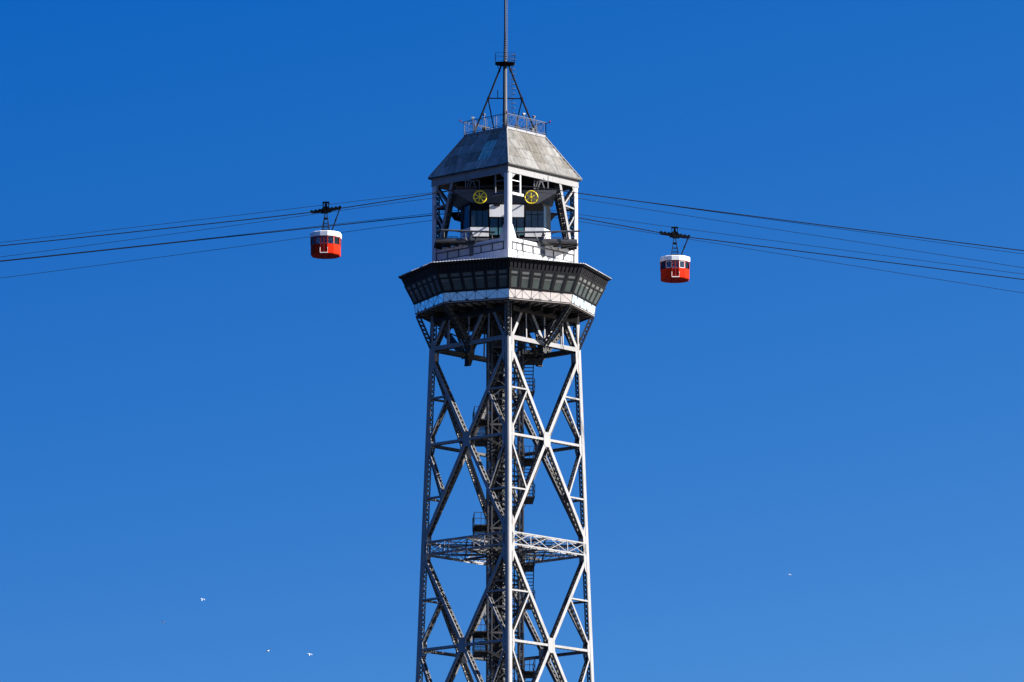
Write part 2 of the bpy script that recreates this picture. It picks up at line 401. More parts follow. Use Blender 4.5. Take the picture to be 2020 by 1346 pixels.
# ---- lift shaft (turned to the viewer like the station hut)
SH = 1.30
ztop_sh = ZA(640)
sh = MB()
def HB(mb, p, q, w, d, n=(0,0,1)): mb.bar(H(*p), H(*q), w, d, H(*n))
for sx in (-1,1):
    for sy in (-1,1):
        x0, y0 = sx*SH, sy*SH
        for (ox,oy) in ((-.16,-.16),(.16,-.16),(.16,.16),(-.16,.16)):
            HB(sh, (x0+ox,y0+oy,0), (x0+ox,y0+oy,ztop_sh), .10, .10, (1,0,0))
        zlo = ZA(1400)
        for (a,b,n) in (((-.16,-.16),(.16,-.16),(0,1,0)), ((.16,-.16),(.16,.16),(1,0,0)), ((-.16,-.16),(-.16,.16),(1,0,0))):
            lattice(sh, H(x0+a[0],y0+a[1],zlo), H(x0+a[0],y0+a[1],ztop_sh), H(x0+b[0],y0+b[1],zlo), H(x0+b[0],y0+b[1],ztop_sh), .55, .06, .02, H(*n), False)
sh.build('lift_shaft', M['steel2'], T)
sx_ = MB(); zz = ztop_sh
bay = 1.09*2
while zz > 3:
    for (a,b,n) in (((-SH,-SH),(SH,-SH),(0,1,0)), ((SH,-SH),(SH,SH),(1,0,0)), ((SH,SH),(-SH,SH),(0,1,0)), ((-SH,SH),(-SH,-SH),(1,0,0))):
        HB(sx_, (*a,zz), (*b,zz), .16, .10, n)
        HB(sx_, (*a,zz), (*b,zz-bay), .07, .04, n); HB(sx_, (*b,zz), (*a,zz-bay), .07, .06, n)
    zz -= bay
sx_.build('shaft_bracing', M['steel2'], T)
gd = MB()                                                        # guide rails, ropes and cable trays inside the shaft
for (x,y,w) in ((-.8,.4,.14),(-.55,-.5,.10),(-.25,.7,.18),(.35,.1,.10),(.75,-.6,.14),(.55,.8,.16),(-1.0,-.9,.08),(-.7,.9,.3),(-.95,.2,.2)):
    HB(gd, (x,y,0), (x,y,ztop_sh), w, w*.7, (1,0,0))
z = 4.0
while z < ztop_sh:
    HB(gd, (-1.0,.4,z), (1.0,.4,z), .08, .08); HB(gd, (-.55,-.6,z+.5), (.75,-.6,z+.5), .06, .06); z += 1.1
gd.build('guide_rail', M['under'], T)
lc_ = MB()                                                       # the lift cage: back panels of the shaft
for (x0,x1,y) in ((-.9,-.15,1.12),):
    for i in range(26):
        z0 = ZA(1360)+i*1.09
        HB(lc_, (x0,y,z0), (x0,y,z0+1.0), .03, .03)
        HB(lc_, ((x0+x1)/2,y,z0), ((x0+x1)/2,y,z0+.98), (x1-x0), .02, (0,1,0))
lc_.build('shaft_cladding', M['under'], T)

# ---- stairs winding round the shaft
zr1 = ZA(705)                                                    # top landing (right)
turn = zr1 - ZA(912)
def stair_flight(kind, z_hi, z_lo):
    st = MB(); n = 12
    xs = {'r': 1.58, 'l': -1.62}[kind]; wdt = .78 if kind == 'r' else 1.0
    x0, x1 = (xs, xs+wdt) if kind == 'r' else (xs-wdt, xs)
    ya, yb = (-1.0, 1.2) if kind == 'r' else (1.2, -1.0)
    for i in range(n):
        f_ = (i+.5)/n; z_ = z_hi+(z_lo-z_hi)*f_; y_ = ya+(yb-ya)*f_
        HB(st, (x0,y_,z_), (x1,y_,z_), .20, .045)
    for x_ in (x0,x1):
        HB(st, (x_,ya,z_hi), (x_,yb,z_lo), .05, .22)
        HB(st, (x_,ya,z_hi+1.0), (x_,yb,z_lo+1.0), .045, .045); HB(st, (x_,ya,z_hi+.5), (x_,yb,z_lo+.5), .03, .03)
        for f_ in (0,.33,.66,1.0):
            z_ = z_hi+(z_lo-z_hi)*f_; y_ = ya+(yb-ya)*f_; HB(st, (x_,y_,z_), (x_,y_,z_+1.0), .04, .04, (1,0,0))
    return st.build('stair_flight', M['under'], T)
def stair_landing(kind, z_):
    st = MB()
    if kind == 'r': x0, x1 = 1.5, 2.4
    else: x0, x1 = -2.62, -1.5
    HB(st, ((x0+x1)/2, -1.9, z_), ((x0+x1)/2, 1.9, z_), x1-x0, .09, (0,0,1))
    for (a,b) in (((x0,-1.9),(x1,-1.9)), ((x1 if kind=='r' else x0,-1.9),(x1 if kind=='r' else x0,1.9))):
        for hh in (.55, 1.05): HB(st, (*a,z_+hh), (*b,z_+hh), .045, .045)
        for f_ in (0,.5,1.0):
            q = (a[0]+(b[0]-a[0])*f_, a[1]+(b[1]-a[1])*f_); HB(st, (*q,z_), (*q,z_+1.05), .045, .045, (1,0,0))
    HB(st, ((x0+x1)/2*1.0, -1.2, z_-.1), (SH*(1 if kind=='r' else -1), -1.2, z_-1.1), .07, .07)
    return st.build('stair_landing', M['under'], T)
for i in range(0, 9):
    zt_ = zr1 - turn*i
    if zt_ < 6: break
    stair_landing('r', zt_); stair_flight('r', zt_, zt_-turn*.36); stair_landing('r', zt_-turn*.36)
    zl_ = ZA(835) - turn*i
    if zl_ > 5:
        stair_landing('l', zl_); stair_flight('l', zl_, zl_-turn*.185); stair_landing('l', zl_-turn*.185)
    # the flights across the front and back
    for (y_, z_hi, z_lo, s_) in ((1.75, zt_-turn*.36, zl_, -1), (-1.75, zl_-turn*.185, zt_-turn, 1)):
        fb = MB()
        for j in range(12):
            f_ = (j+.5)/12; x_ = (1.5-3.0*f_)*(1 if s_ < 0 else -1); z_ = z_hi+(z_lo-z_hi)*f_
            HB(fb, (x_,y_-.35,z_), (x_,y_+.35,z_), .22, .04)
        for yy in (-.36,.36): HB(fb, ((1.5)*(1 if s_ < 0 else -1), y_+yy, z_hi), ((-1.5)*(1 if s_ < 0 else -1), y_+yy, z_lo), .05, .18)
        fb.build('stair_flight', M['under'], T)

# ------------------------------------------------------------------ lookout deck (eight sides)
def ring(r, z): return [Vector((r*math.cos(R(45*k)), r*math.sin(R(45*k)), z)) for k in range(8)]
zrim = ZA(507, -8.95); zrimb = ZA(511.5, -8.9)
zwt, zwb = ZA(512.5, -8.72), ZA(567.5, -7.62)
zpt, zpb = ZA(568, -7.6), ZA(587.5, -7.5)
RT, RB, RP0, RP1 = 8.74, 7.64, 7.60, 7.50
zsq = ZA(490.5, -6.18)                                          # bottom of the wall panels; a white plinth runs below
zsk = zrim + .30                                                # where the roof skirt meets the plinth
def oct_fn(k):
    T0, T1 = ring(RT,zwt)[k], ring(RT,zwt)[(k+1)%8]; B0, B1 = ring(RB,zwb)[k], ring(RB,zwb)[(k+1)%8]
    n = (T1-T0).cross(B0-T0).normalized()
    mid = (T0+T1+B0+B1)/4
    if n.x*mid.x+n.y*mid.y < 0: n = -n
    return (lambda u,t,o=0.0: (T0.lerp(T1,u)).lerp(B0.lerp(B1,u),t) + n*o), n
# roof skirt: eight sloping facets with ribs, from the rim up to the square station storey
rk = MB()
ro, sq = ring(8.98, zrim), []
for k in range(8):
    a = R(45*k); 
    sq.append(Vector((HUP*max(-1,min(1,round(math.cos(a)*1.4142,3))), HUP*max(-1,min(1,round(math.sin(a)*1.4142,3))), zsk)))
dz = Vector((0,0,-.025))
for k in range(8):
    j = (k+1)%8
    rk.hexa([ro[k]+dz, ro[j]+dz, sq[j]+dz, sq[k]+dz, ro[k], ro[j], sq[j], sq[k]])
    nr = 26
    for i in range(nr):
        u = (i+.5)/nr; rk.bar(ro[k].lerp(ro[j],u)+Vector((0,0,.02)), sq[k].lerp(sq[j],u)+Vector((0,0,.02)), .12, .05)
rk.build('deck_roof', M['deckroof'], T)
rg = MB()
for k in range(8):
    j = (k+1)%8; a, b = ring(8.97, zrim-.03), ring(8.80, zwt+.02)
    rg.hexa([b[k], b[j], ring(8.2,zwt+.02)[j], ring(8.2,zwt+.02)[k], a[k], a[j], ring(8.3,zrim-.03)[j], ring(8.3,zrim-.03)[k]])
rg.build('deck_eave', M['dark'], T)
NW = 6
for k in range(8):
    Wf, n = oct_fn(k)
    wl = MB(); wl.hexa([Wf(0,1,-.45),Wf(1,1,-.45),Wf(1,1,-.20),Wf(0,1,-.20), Wf(0,0,-.45),Wf(1,0,-.45),Wf(1,0,-.20),Wf(0,0,-.20)])
    # fluted upper band
    nf = 18
    wl.plate([Wf(0,.02,-.10),Wf(1,.02,-.10),Wf(1,.30,-.10),Wf(0,.30,-.10)], n, .08)
    for i in range(nf):
        u0, u1 = (i+.18)/nf, (i+.82)/nf
        wl.plate([Wf(u0,.05,-.01),Wf(u1,.05,-.01),Wf(u1,.27,-.01),Wf(u0,.27,-.01)], n, .088)
    wall = wl.build('deck_wall', M['dark'], T)
    fm = MB()
    fm.plate([Wf(0,.275,.02),Wf(1,.275,.02),Wf(1,.345,.02),Wf(0,.345,.02)], n, .20)
    fm.plate([Wf(0,.475,.015),Wf(1,.475,.015),Wf(1,.535,.015),Wf(0,.535,.015)], n, .16)
    fm.plate([Wf(0,.955,.05),Wf(1,.955,.05),Wf(1,1.0,.05),Wf(0,1.0,.05)], n, .20)
    for i in range(NW+1):
        c = i/NW; hw = .021 if 0 < i < NW else .03
        u0, u1 = max(0,c-hw), min(1,c+hw)
        fm.plate([Wf(u0,.28,.03),Wf(u1,.28,.03),Wf(u1,.99,.03),Wf(u0,.99,.03)], n, .20)
    fr_ = fm.build('window_frame', M['dark'], T)
    for i in range(NW):
        u0, u1 = i/NW+.021, (i+1)/NW-.021
        lower = random.choice((.60,.62,.63,.64,.66,.70))
        wn = MB(); wn.plate([Wf(u0,lower,-.02),Wf(u1,lower,-.02),Wf(u1,.955,-.02),Wf(u0,.955,-.02)], n, .05)
        w_ = wn.build('window', M['glass'], T)
        bl = MB(); bl.plate([Wf(u0,.345,-.02),Wf(u1,.345,-.02),Wf(u1,.475,-.02),Wf(u0,.475,-.02)], n, .05)
        bl.plate([Wf(u0,.535,-.02),Wf(u1,.535,-.02),Wf(u1,lower-.008,-.02),Wf(u0,lower-.008,-.02)], n, .05)
        bl.build('window_blind', M['blind'], w_)
    # white parapet band with its truss
    p0, p1, q0, q1 = ring(RP0,zpt)[k], ring(RP0,zpt)[(k+1)%8], ring(RP1,zpb)[k], ring(RP1,zpb)[(k+1)%8]
    pm = MB(); pm.plate([p0,p1,q1,q0], n, .06)
    pp = pm.build('parapet_panel', M['parapet'], T)
    def Pf(u, t, o=0.0): return p0.lerp(p1,u).lerp(q0.lerp(q1,u),t) + n*o
    tm = MB()
    tm.bar(Pf(0,.03,.01), Pf(1,.03,.01), .06, .03, n); tm.bar(Pf(0,.985,.01), Pf(1,.985,.01), .07, .03, n)
    pts = [0,.10,.21,.355,.49,.655,.82,1.0]
    for i, u in enumerate(pts): tm.bar(Pf(u,.03,.006), Pf(u,.97,.006), .035, .012, n)
    seq = [(0,0),(.10,1),(.21,0),(.355,1),(.49,0),(.655,1),(.82,0),(1.0,1)]
    for (a,b) in zip(seq, seq[1:]): tm.bar(Pf(a[0],.06+.86*a[1],.006), Pf(b[0],.06+.86*b[1],.006), .028, .010, n)
    for (u,t) in seq[1:-1]:
        tt = .08 if t == 0 else .91
        tm.plate([Pf(u-.028,tt-.08,.016),Pf(u+.028,tt-.08,.016),Pf(u+.02,tt+.07,.016),Pf(u-.02,tt+.07,.016)], n, .02)
    if k == 7: tm.plate([Pf(.42,.84,.045),Pf(.52,.84,.045),Pf(.52,.985,.045),Pf(.42,.985,.045)], n, .02)
    tm.build('parapet_truss', M['meshrail'], pp)
# soffit boards and joists
sf = MB(); a, b = ring(7.50,zpb-.01), ring(7.50,zpb-.07); sf.loft([b,a])
sf.build('soffit', M['soffit'], T)
jo = MB()
for k in range(8):
    a0, a1 = ring(7.34,zpb-.12)[k], ring(7.34,zpb-.12)[(k+1)%8]
    jo.bar(a0, a1, .12, .10); jo.bar(a0*.62+Vector((0,0,(zpb-.14)*.38)), a1*.62+Vector((0,0,(zpb-.14)*.38)), .16, .30)
    mid = Vector(((a0.x+a1.x)/2, (a0.y+a1.y)/2, 0)).normalized()
    tng = (a1-a0).normalized(); L = (a1-a0).length
    for i in range(1,8):
        p = a0.lerp(a1,i/8.0); q = p - mid*3.2
        jo.bar(p, q, .07, .10)
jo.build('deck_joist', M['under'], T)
# deep ring beams on the legs under the deck
zbt, zbb = zpb-.30, ZA(668,-6.2)
db = MB(); h0 = hz(zbt)
db.bar(FP(-h0+.5, zpb-.55, .25), FP(h0-.5, zpb-.55, .25), .45, .75, NF, (0,0))
db.bar(FP(-h0+.5, zpb-.45, 1.9), FP(h0-.5, zpb-.45, 1.9), .30, .55, NF); db.bar(FP(-h0+.5, zpb-.45, 3.2), FP(h0-.5, zpb-.45, 3.2), .30, .5, NF)
for s_ in (-3,-1.5,0,1.5,3): db.bar(FP(s_, zpb-.35, -1.1), FP(s_, zpb-.35, 3.0), .14, .42)
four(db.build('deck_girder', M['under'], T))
# bottom chord of the bracket frame
zbc = ZA(664.0, -6.2)
bc = MB(); sc = hz(zbc)-.42
member(bc, (-sc,zbc), (sc,zbc), .36, .50, .0, .5, .07, .05)
four(bc.build('bracket_chord', M['fascia'], T))
# V frames in the face plane, hangers and outward brackets
h = hz(zbc); zso = zpb-.25
tip = (0.0, zbc-.15)
vf = MB()
for sg in (-1,1): member(vf, tip, (sg*1.75, zso), .26, .50, .02, .5)
vf.bar(FP(0,zbc,.04), FP(0,zso,.04), .12, .08, NF); vf.bar(FP(0,zbc-.1,.02), FP(0,zbc-.1,.5), .4, .2)
four(vf.build('v_brace', M['steel'], T))
for sg in (-1,1):
    kb = MB(); member(kb, (sg*(h-.55), zbc+.15), (sg*(h-2.0), zso), .26, .50, .02, .5); four(kb.build('knee_brace', M['steel'], T))
    hg_ = MB(); hg_.bar(FP(sg*h*.5,zbc,.04), FP(sg*h*.5,zso,.04), .12, .08, NF); four(hg_.build('hanger_post', M['steel'], T))
vt = MB()
for dep in (.54,):
    vt.plate([FP(-.55,zbc+.75,dep),FP(.55,zbc+.75,dep),FP(.45,zbc+.1,dep),FP(.12,zbc-.75,dep),FP(-.12,zbc-.75,dep),FP(-.45,zbc+.1,dep)], NF, .05)
vt.bar(FP(0,zbc-.78,0), FP(0,zbc-.78,.55), .30, .10); vt.bar(FP(0,zbc-.15,.30), FP(0,zbc-.76,.30), .34, .44, NF)
four(vt.build('bracket_node', M['under'], T))
ob = MB()
p0 = FP(0, zbc-.1, 0); p1 = Vector((7.35, 0, zpb-.10))
def boxbar(mb, a, b, w, e, side):                                # four angles with lacing
    a = Vector(a); b = Vector(b); ax = (b-a).normalized(); s1 = Vector(side).normalized(); s2 = ax.cross(s1).normalized()
    cs = [s1*w/2*i+s2*w/2*j for i,j in ((-1,-1),(1,-1),(1,1),(-1,1))]
    for c in cs: mb.bar(a+c, b+c, e, e, s1)
    for i in range(4): lattice(mb, a+cs[i], b+cs[i], a+cs[(i+1)%4], b+cs[(i+1)%4], w*1.2, e*.75, .02, s1 if i%2 else s2)
boxbar(ob, p0, p1, .34, .10, (0,1,0))
ob.bar(FP(0,zbc+1.4,0), Vector((6.3,0,zpb-.8)), .1, .1); ob.bar(Vector((6.6,0,zpb-.85)), Vector((6.0,0,zpb-.1)), .1, .1)
four(ob.build('outer_bracket', M['under'], T)); ob = MB()
c1 = Vector((hz(zbc)-.2, -hz(zbc)+.2, zbc+.1)); c2 = Vector((7.3*C45, -7.3*C45, zpb-.15))
boxbar(ob, c1, c2, .32, .09, (1,1,0))
four(ob.build('outer_bracket', M['under'], T))
# stair well cage hanging under the deck on the right
cg = MB()
HB(cg, (2.4,-1.0,ZA(713)), (2.4,1.4,ZA(713)), 1.5, .12); HB(cg, (2.2,-1.0,ZA(700)), (2.2,1.4,ZA(700)), .9, .5)
for x_ in (1.7,3.1):
    for y_ in (-1.0,1.4): HB(cg, (x_,y_,ZA(716)), (x_,y_,ZA(640)), .09, .09, (1,0,0))
for zz in (ZA(690), ZA(702)):
    HB(cg, (1.7,-1.0,zz), (3.1,-1.0,zz), .06, .06); HB(cg, (3.1,-1.0,zz), (3.1,1.4,zz), .06, .06)
HB(cg, (1.7,-1.0,ZA(713)), (3.1,-1.0,ZA(690)), .06, .06)
HB(cg, (-.9,0,ZA(655)), (.9,0,ZA(655)), 1.9, .9); HB(cg, (-2.6,.4,ZA(640)), (2.4,.4,ZA(640)), 2.4, .5)
HB(cg, (-.25,.2,ZA(690)), (-.25,.2,zpb-.3), 2.5, 2.2, (1,0,0))
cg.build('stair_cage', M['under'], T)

# ------------------------------------------------------------------ station storey
zfb, zft = ZA(339.5,-6.18), ZA(322.8,-6.18)                      # fascia
zbot = zsk - .10
# corner columns
cm = MB(); lw = .51
def CU(a,b,z): return Vector((HUP-a, -HUP+b, z))
ch = .085
prof = [(0,lw-.07),(0,ch),(ch,0),(lw-.07,0),(lw,.05),(lw,.08),(lw-.07,.035),(ch+.02,.035),(.035,ch+.02),(.035,lw-.07),(.08,lw),(.05,lw)]
cm.loft([[CU(a,b,zbot) for a,b in prof],[CU(a,b,zfb+.02) for a,b in prof]])
cm.mark(1)
for (a0,a1,b0,b1) in ((lw-.02,lw,lw-.1,lw),(lw-.1,lw-.02,lw-.02,lw),(.035,.1,lw-.022,lw-.003),(lw-.022,lw-.003,.035,.1)):
    cm.hexa([CU(a0,b0,zbot),CU(a1,b0,zbot),CU(a1,b1,zbot),CU(a0,b1,zbot),CU(a0,b0,zfb+.02),CU(a1,b0,zfb+.02),CU(a1,b1,zfb+.02),CU(a0,b1,zfb+.02)])
lattice(cm, CU(.05,lw-.03,zbot), CU(.05,lw-.03,zfb), CU(lw-.05,lw-.03,zbot), CU(lw-.05,lw-.03,zfb), .42, .11, .02, (0,1,0))
lattice(cm, CU(lw-.03,.05,zbot), CU(lw-.03,.05,zfb), CU(lw-.03,lw-.05,zbot), CU(lw-.03,lw-.05,zfb), .42, .11, .02, (1,0,0))
four(cm.build('corner_column', M['wallgrey'], T))
# fascia
fa = MB(); e = .004
fa.hexa([(HUP+e,-HUP-e,zfb),(HUP+e,HUP-.06,zfb),(HUP-.06,HUP-.06,zfb),(HUP-.06,-HUP-e,zfb),
         (HUP+e,-HUP-e,zft),(HUP+e,HUP-.06,zft),(HUP-.06,HUP-.06,zft),(HUP-.06,-HUP-e,zft)])
fa.bar((HUP+.02,-HUP,zfb+.06), (HUP+.02,HUP,zfb+.06), .10, .05, NF); fa.bar((HUP+.015,-HUP,zft-.05), (HUP+.015,HUP,zft-.05), .07, .04, NF)
for s_ in (-1.1, 1.1): fa.bar((HUP+.006,s_,zfb+.1), (HUP+.006,s_,zft-.1), .03, .02, NF)
four(fa.build('fascia', M['fascia'], T))
# dark ceiling under the roof
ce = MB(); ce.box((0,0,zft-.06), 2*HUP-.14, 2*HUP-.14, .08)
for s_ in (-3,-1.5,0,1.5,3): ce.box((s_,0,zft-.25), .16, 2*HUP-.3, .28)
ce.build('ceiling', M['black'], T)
# parapet wall of the storey: posts, rail, panels
zpr = ZA(474.5,-6.18)                                            # top rail on the near column
zwtop = ZA(466.5,-6.1)
zfl = ZA(470,-3.4)                                               # station floor
pw = MB()
pw.plate([(HUP-.06,-HUP+lw,zbot),(HUP-.06,HUP-lw,zbot),(HUP-.06,HUP-lw,zpr),(HUP-.06,-HUP+lw,zpr)], NF, .05)
pw.plate([(HUP-.10,-HUP+lw,zpr+.0),(HUP-.10,HUP-lw,zpr),(HUP-.10,HUP-lw,zwtop),(HUP-.10,-HUP+lw,zwtop)], NF, .05)
pli = MB(); pli.plate([(HUP+.012,-HUP-.012,zsk-.1),(HUP+.012,HUP-.05,zsk-.1),(HUP+.012,HUP-.05,zsq),(HUP+.012,-HUP-.012,zsq)], NF, .05)
four(pli.build('plinth', M['white'], T))
walls = four(pw.build('storey_wall', M['wallgrey'], T))
rl = MB()
rl.bar((HUP-.02,-HUP+lw,zpr), (HUP-.02,HUP-lw,zpr), .09, .07, NF)
rl.bar((HUP-.03,-HUP+lw,zsq+.06), (HUP-.03,HUP-lw,zsq+.06), .07, .06, NF)
for i in range(7):
    s_ = -HUP+lw+.05+(2*HUP-2*lw-.1)*i/6; rl.bar((HUP-.03,s_,zbot), (HUP-.03,s_,zpr), .08, .06, NF)
four(rl.build('wall_rail', M['canopy'], T))
# white cladding panels below and behind the dock
wp = MB()
for (s0,s1) in ((.25,1.75),(1.9,3.3)):
    wp.plate([(HUP-.03,s0,zpr+.06),(HUP-.03,s1,zpr+.06),(HUP-.03,s1,zwtop+.02),(HUP-.03,s0,zwtop+.02)], NF, .03)
pr = wp.build('cladding_panel', M['white'], T); wp.xf(mirror, True).build('cladding_panel', M['white'], T)
# flared corner sheet beside the near column
fl = MB(); fl.plate([(HUP-.01,-HUP+lw,ZA(440,-6)),(HUP-.01,-HUP+lw,zpr+.05),(HUP-.01,-HUP+lw+.6,zpr+.05),(HUP-.01,-HUP+lw+.42,ZA(462,-6))], NF, .04)
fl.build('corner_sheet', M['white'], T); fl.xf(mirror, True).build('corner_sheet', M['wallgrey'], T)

# slanted box struts with their small bracing, right face and its mirror (and the two back faces)
def both(mb, name, m, back=True):
    a = mb.build(name, m, T); b = mb.xf(mirror, True).build(name, m, T)
    if back:
        for o in (a,b):
            c = copy_tree(o, T); c.rotation_euler = (0,0,R(180))
    return a, b
ss = MB()
lo = (.80*HUP, zfl-.1); hi_ = (.48*HUP, zfb+.05)
member(ss, hi_, lo, .26, .62, .02, .42, .09, .05)
both(ss, 'slanted_strut', M['fascia'])
def on(t): return (lo[0]+(hi_[0]-lo[0])*t, lo[1]+(hi_[1]-lo[1])*t)
cs_ = HUP-lw*.8
hgt = zfb - zfl
sn = MB()
member(sn, on(.66), (cs_-.05, zfb-.12), .14, .5, .03, 0, .05, .03); member(sn, on(.66), (cs_, zfl+hgt*.63), .13, .5, .03, 0)
member(sn, on(.29), (cs_, zfl+hgt*.52), .12, .5, .03, 0); member(sn, on(.26), (cs_, zfl+hgt*.245), .13, .5, .03, 0)
sn.bar(FP(cs_,zfl+hgt*.44,.02), FP(cs_,zfl+hgt*.68,.02), .14, .05, NF)
both(sn, 'strut_bracing', M['fascia'])
for poly in ([(HUP-.012,HUP-lw,zfb),(HUP-.012,HUP-lw,zfb-.5),(HUP-.012,HUP-lw-.28,zfb)],[(HUP-.012,-HUP+lw,zfb),(HUP-.012,-HUP+lw,zfb-.42),(HUP-.012,-HUP+lw+.42,zfb)]):
    cg_ = MB(); cg_.plate(poly, NF, .04); both(cg_, 'corner_gusset', M['fascia'])

# hanging frame beside the near column
zm1, zm2, zm3 = ZA(358,-5.2), ZA(384,-5.2), ZA(341,-5.2)
hf = MB(); s0 = -HUP+lw; s1 = -HUP+.30*2*HUP*.58
hf.bar((HUP-.06,s1,zfb), (HUP-.06,s1,zm2), .13, .10, NF); hf.bar((HUP-.05,s0,zm1), (HUP-.05,s1,zm1), .07, .06, NF)
hf.bar((HUP-.03,s0,zm2), (HUP-.03,s1+.32,zm2), .20, .14, NF)
hf.build('hanging_frame', M['white'], T)
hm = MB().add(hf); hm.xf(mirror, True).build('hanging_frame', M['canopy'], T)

# --- station hut in the middle, turned to the viewer
yf = -2.9
def hp(px, py, y=yf): p = P(px, py, y); return p.x, p.z
xs = lambda px, y=-2.9: (px-996.3)/FPX*d_of(100) + y*math.sin(DELTA)
zh0, zh1 = zfl, ZA(401.5,yf)
hutx, hutc = 72.8/FPX*d_of(100), 88.0/FPX*d_of(100)
body = [(-hutx,yf),(hutx,yf),(hutc,yf+1.3),(hutc,-yf-1.3),(hutx,-yf),(-hutx,-yf),(-hutc,-yf-1.3),(-hutc,yf+1.3)]
hb = MB()
hb.loft([[H(x*.985,y*.985,zh0-.3) for x,y in body],[H(x*.985,y*.985,zh1) for x,y in body]])
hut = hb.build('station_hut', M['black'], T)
def hpanel(name, m, px0, py0, px1, py1, o=.02, y=yf, t=.05, parent=T):
    mb = MB(); x0,x1 = xs(px0),xs(px1); z1_,z0_ = ZA(py0,y),ZA(py1,y)
    mb.plate([H(x0,y-o,z0_),H(x1,y-o,z0_),H(x1,y-o,z1_),H(x0,y-o,z1_)], H(0,-1,0), t)
    return mb.build(name, m, parent)
hpanel('lower_panel', M['white'], 928, 449, 964.5, 467); hpanel('lower_panel', M['white'], 1035.3, 449, 1073, 467)
hpanel('sign_panel', M['white'], 965.5, 405.5, 1033, 429.5, .30, yf, .10)
hpanel('panel_lamp', M['black'], 974, 404.5, 986, 408.5, .40, yf, .10)
for (a,b) in ((967,981.5),(984.5,1001),(1004,1018),(1020,1033)):
    d_ = hpanel('door', M['hutglass'], a, 431, b, 448, .03)
    hpanel('door_panel', M['teal'], a, 449.5, b, 464, .03, yf, .05, d_)
for (a,b) in ((930,940.3),(941.7,951.6),(953,963)): hpanel('window', M['hutglass'], a, 416.5, b, 448, .03)
for (a,b) in ((1036.5,1047.4),(1048.8,1059.8),(1061.2,1072)):
    w_ = hpanel('window', M['hutglass'], a, 424, b, 448, .03); hpanel('transom_pane', M['hutglass'], a, 416.5, b, 422.8, .03, yf, .05, w_)
for sg in (-1,1):                                               # chamfered sides
    mb = MB(); mb2 = MB()
    a, b = (sg*hutx,yf), (sg*hutc,yf+1.3); nn = Vector((sg*.85,-.52,0)).normalized()
    for mb_, za_, zb_ in ((mb, ZA(447,yf), ZA(406,yf)), (mb2, zfl, ZA(449,yf))):
        mb_.plate([H(a[0],a[1]+.06,za_)+H(*nn)*.02,H(b[0],b[1],za_)+H(*nn)*.02,H(b[0],b[1],zb_)+H(*nn)*.02,H(a[0],a[1]+.06,zb_)+H(*nn)*.02], H(*nn), .05)
    mb.build('side_window', M['hutglass'], T); mb2.build('lower_panel', M['white'], T)
# canopy / hopper over the hut
cp = MB()
za_, zb_, zc_ = ZA(374.5,-2.75), ZA(379.5,-2.75), ZA(401.3,-2.75)
prof = [(xs(896),za_),(xs(1097),za_),(xs(1097),zb_),(xs(1061),zc_),(xs(932),zc_),(xs(896),zb_)]
cp.loft([[H(x,-2.75,z) for x,z in prof],[H(x,2.75,z) for x,z in prof]])
cp.build('canopy', M['canopy'], T)
# upper machine frame pieces; the left one's shade is put into its dark colour
for px in (932, 1067):
    mf = MB(); x0, x1 = xs(px-13.5), xs(px+13.5); zt_, zb_ = ZA(357.5,-3.1), ZA(373.5,-3.1); xm = (x0+x1)/2
    for (p,q,w) in (((x0,zb_),(x0,zt_),.10),((x1,zb_),(x1,zt_),.10),((x0,zt_),(x1,zt_),.07),((xm-.3,zb_),(xm-.05,zt_),.10),((xm+.3,zb_),(xm+.05,zt_),.10),
                    ((x0+.08,zb_),(x0+.3,zt_),.07)):
        mf.bar(H(p[0],-3.2,p[1]), H(q[0],-3.2,q[1]), w, .10, H(0,1,0))
    for x_ in (x0,x1): mf.bar(H(x_,-3.2,zt_), H(x_,-3.2,zft-.3), .06, .06, H(0,1,0)); mf.bar(H(x_,-3.2,zb_), H(x_,-3.2,za_-.02), .08, .08, H(0,1,0))
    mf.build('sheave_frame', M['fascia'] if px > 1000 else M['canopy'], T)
# yellow sheave wheels
def wheel(px, py, rot):
    r = 13.6/FPX*d_of(100)*1.0; y0 = -4.25; cx, cz = xs(px, y0), ZA(py, y0)
    w = MB(); n = 40
    prof = [(r-.055+.055*math.cos(a_), .07*math.sin(a_)) for a_ in [2*math.pi*q/8 for q in range(8)]]
    rings = []
    for i in range(n):
        th = 2*math.pi*i/n; rings.append([H(cx+rr*math.cos(th), y0+yy, cz+rr*math.sin(th)) for rr,yy in prof])
    rings.append(rings[0]); w.loft(rings, False, False)
    for i in range(7 if rot else 6):
        th = 2*math.pi*i/(7 if rot else 6)+math.pi/2+rot
        w.bar(H(cx,y0,cz), H(cx+(r-.06)*math.cos(th),y0,cz+(r-.06)*math.sin(th)), .07, .06, H(0,1,0))
    w.tube([H(cx,y0-.10,cz),H(cx,y0+.10,cz)], .10, 14)
    o = w.build('sheave_wheel', M['yellow'], T)
    ax = MB(); ax.tube([H(cx,y0+.08,cz),H(cx,-2.7,cz)], .07, 10); ax.build('wheel_axle', M['black'], o)
wheel(947.3, 389.3, .22); wheel(1047.6, 389.0, 0)
# saddle arms for the far track at both sides of the hut
for sg in (-1,1):
    sa_ = MB(); zz = ZA(421.5,4.4)
    sa_.loft([[H(sg*3.0,yy,zz-.9),H(sg*3.0,yy,zz+.1),H(sg*4.4,yy,zz+.05),H(sg*4.75,yy,zz-.02),H(sg*4.4,yy,zz-.2),H(sg*4.1,yy,zz-.6)] for yy in (4.25,4.55)])
    sa_.loft([[H(sg*0,yy,zz-1.6),H(sg*0,yy,zz+.1),H(sg*3.0,yy,zz+.1),H(sg*3.0,yy,zz-.9)] for yy in (4.26,4.54)])
    sa_.build('cable_saddle', M['black'], T)
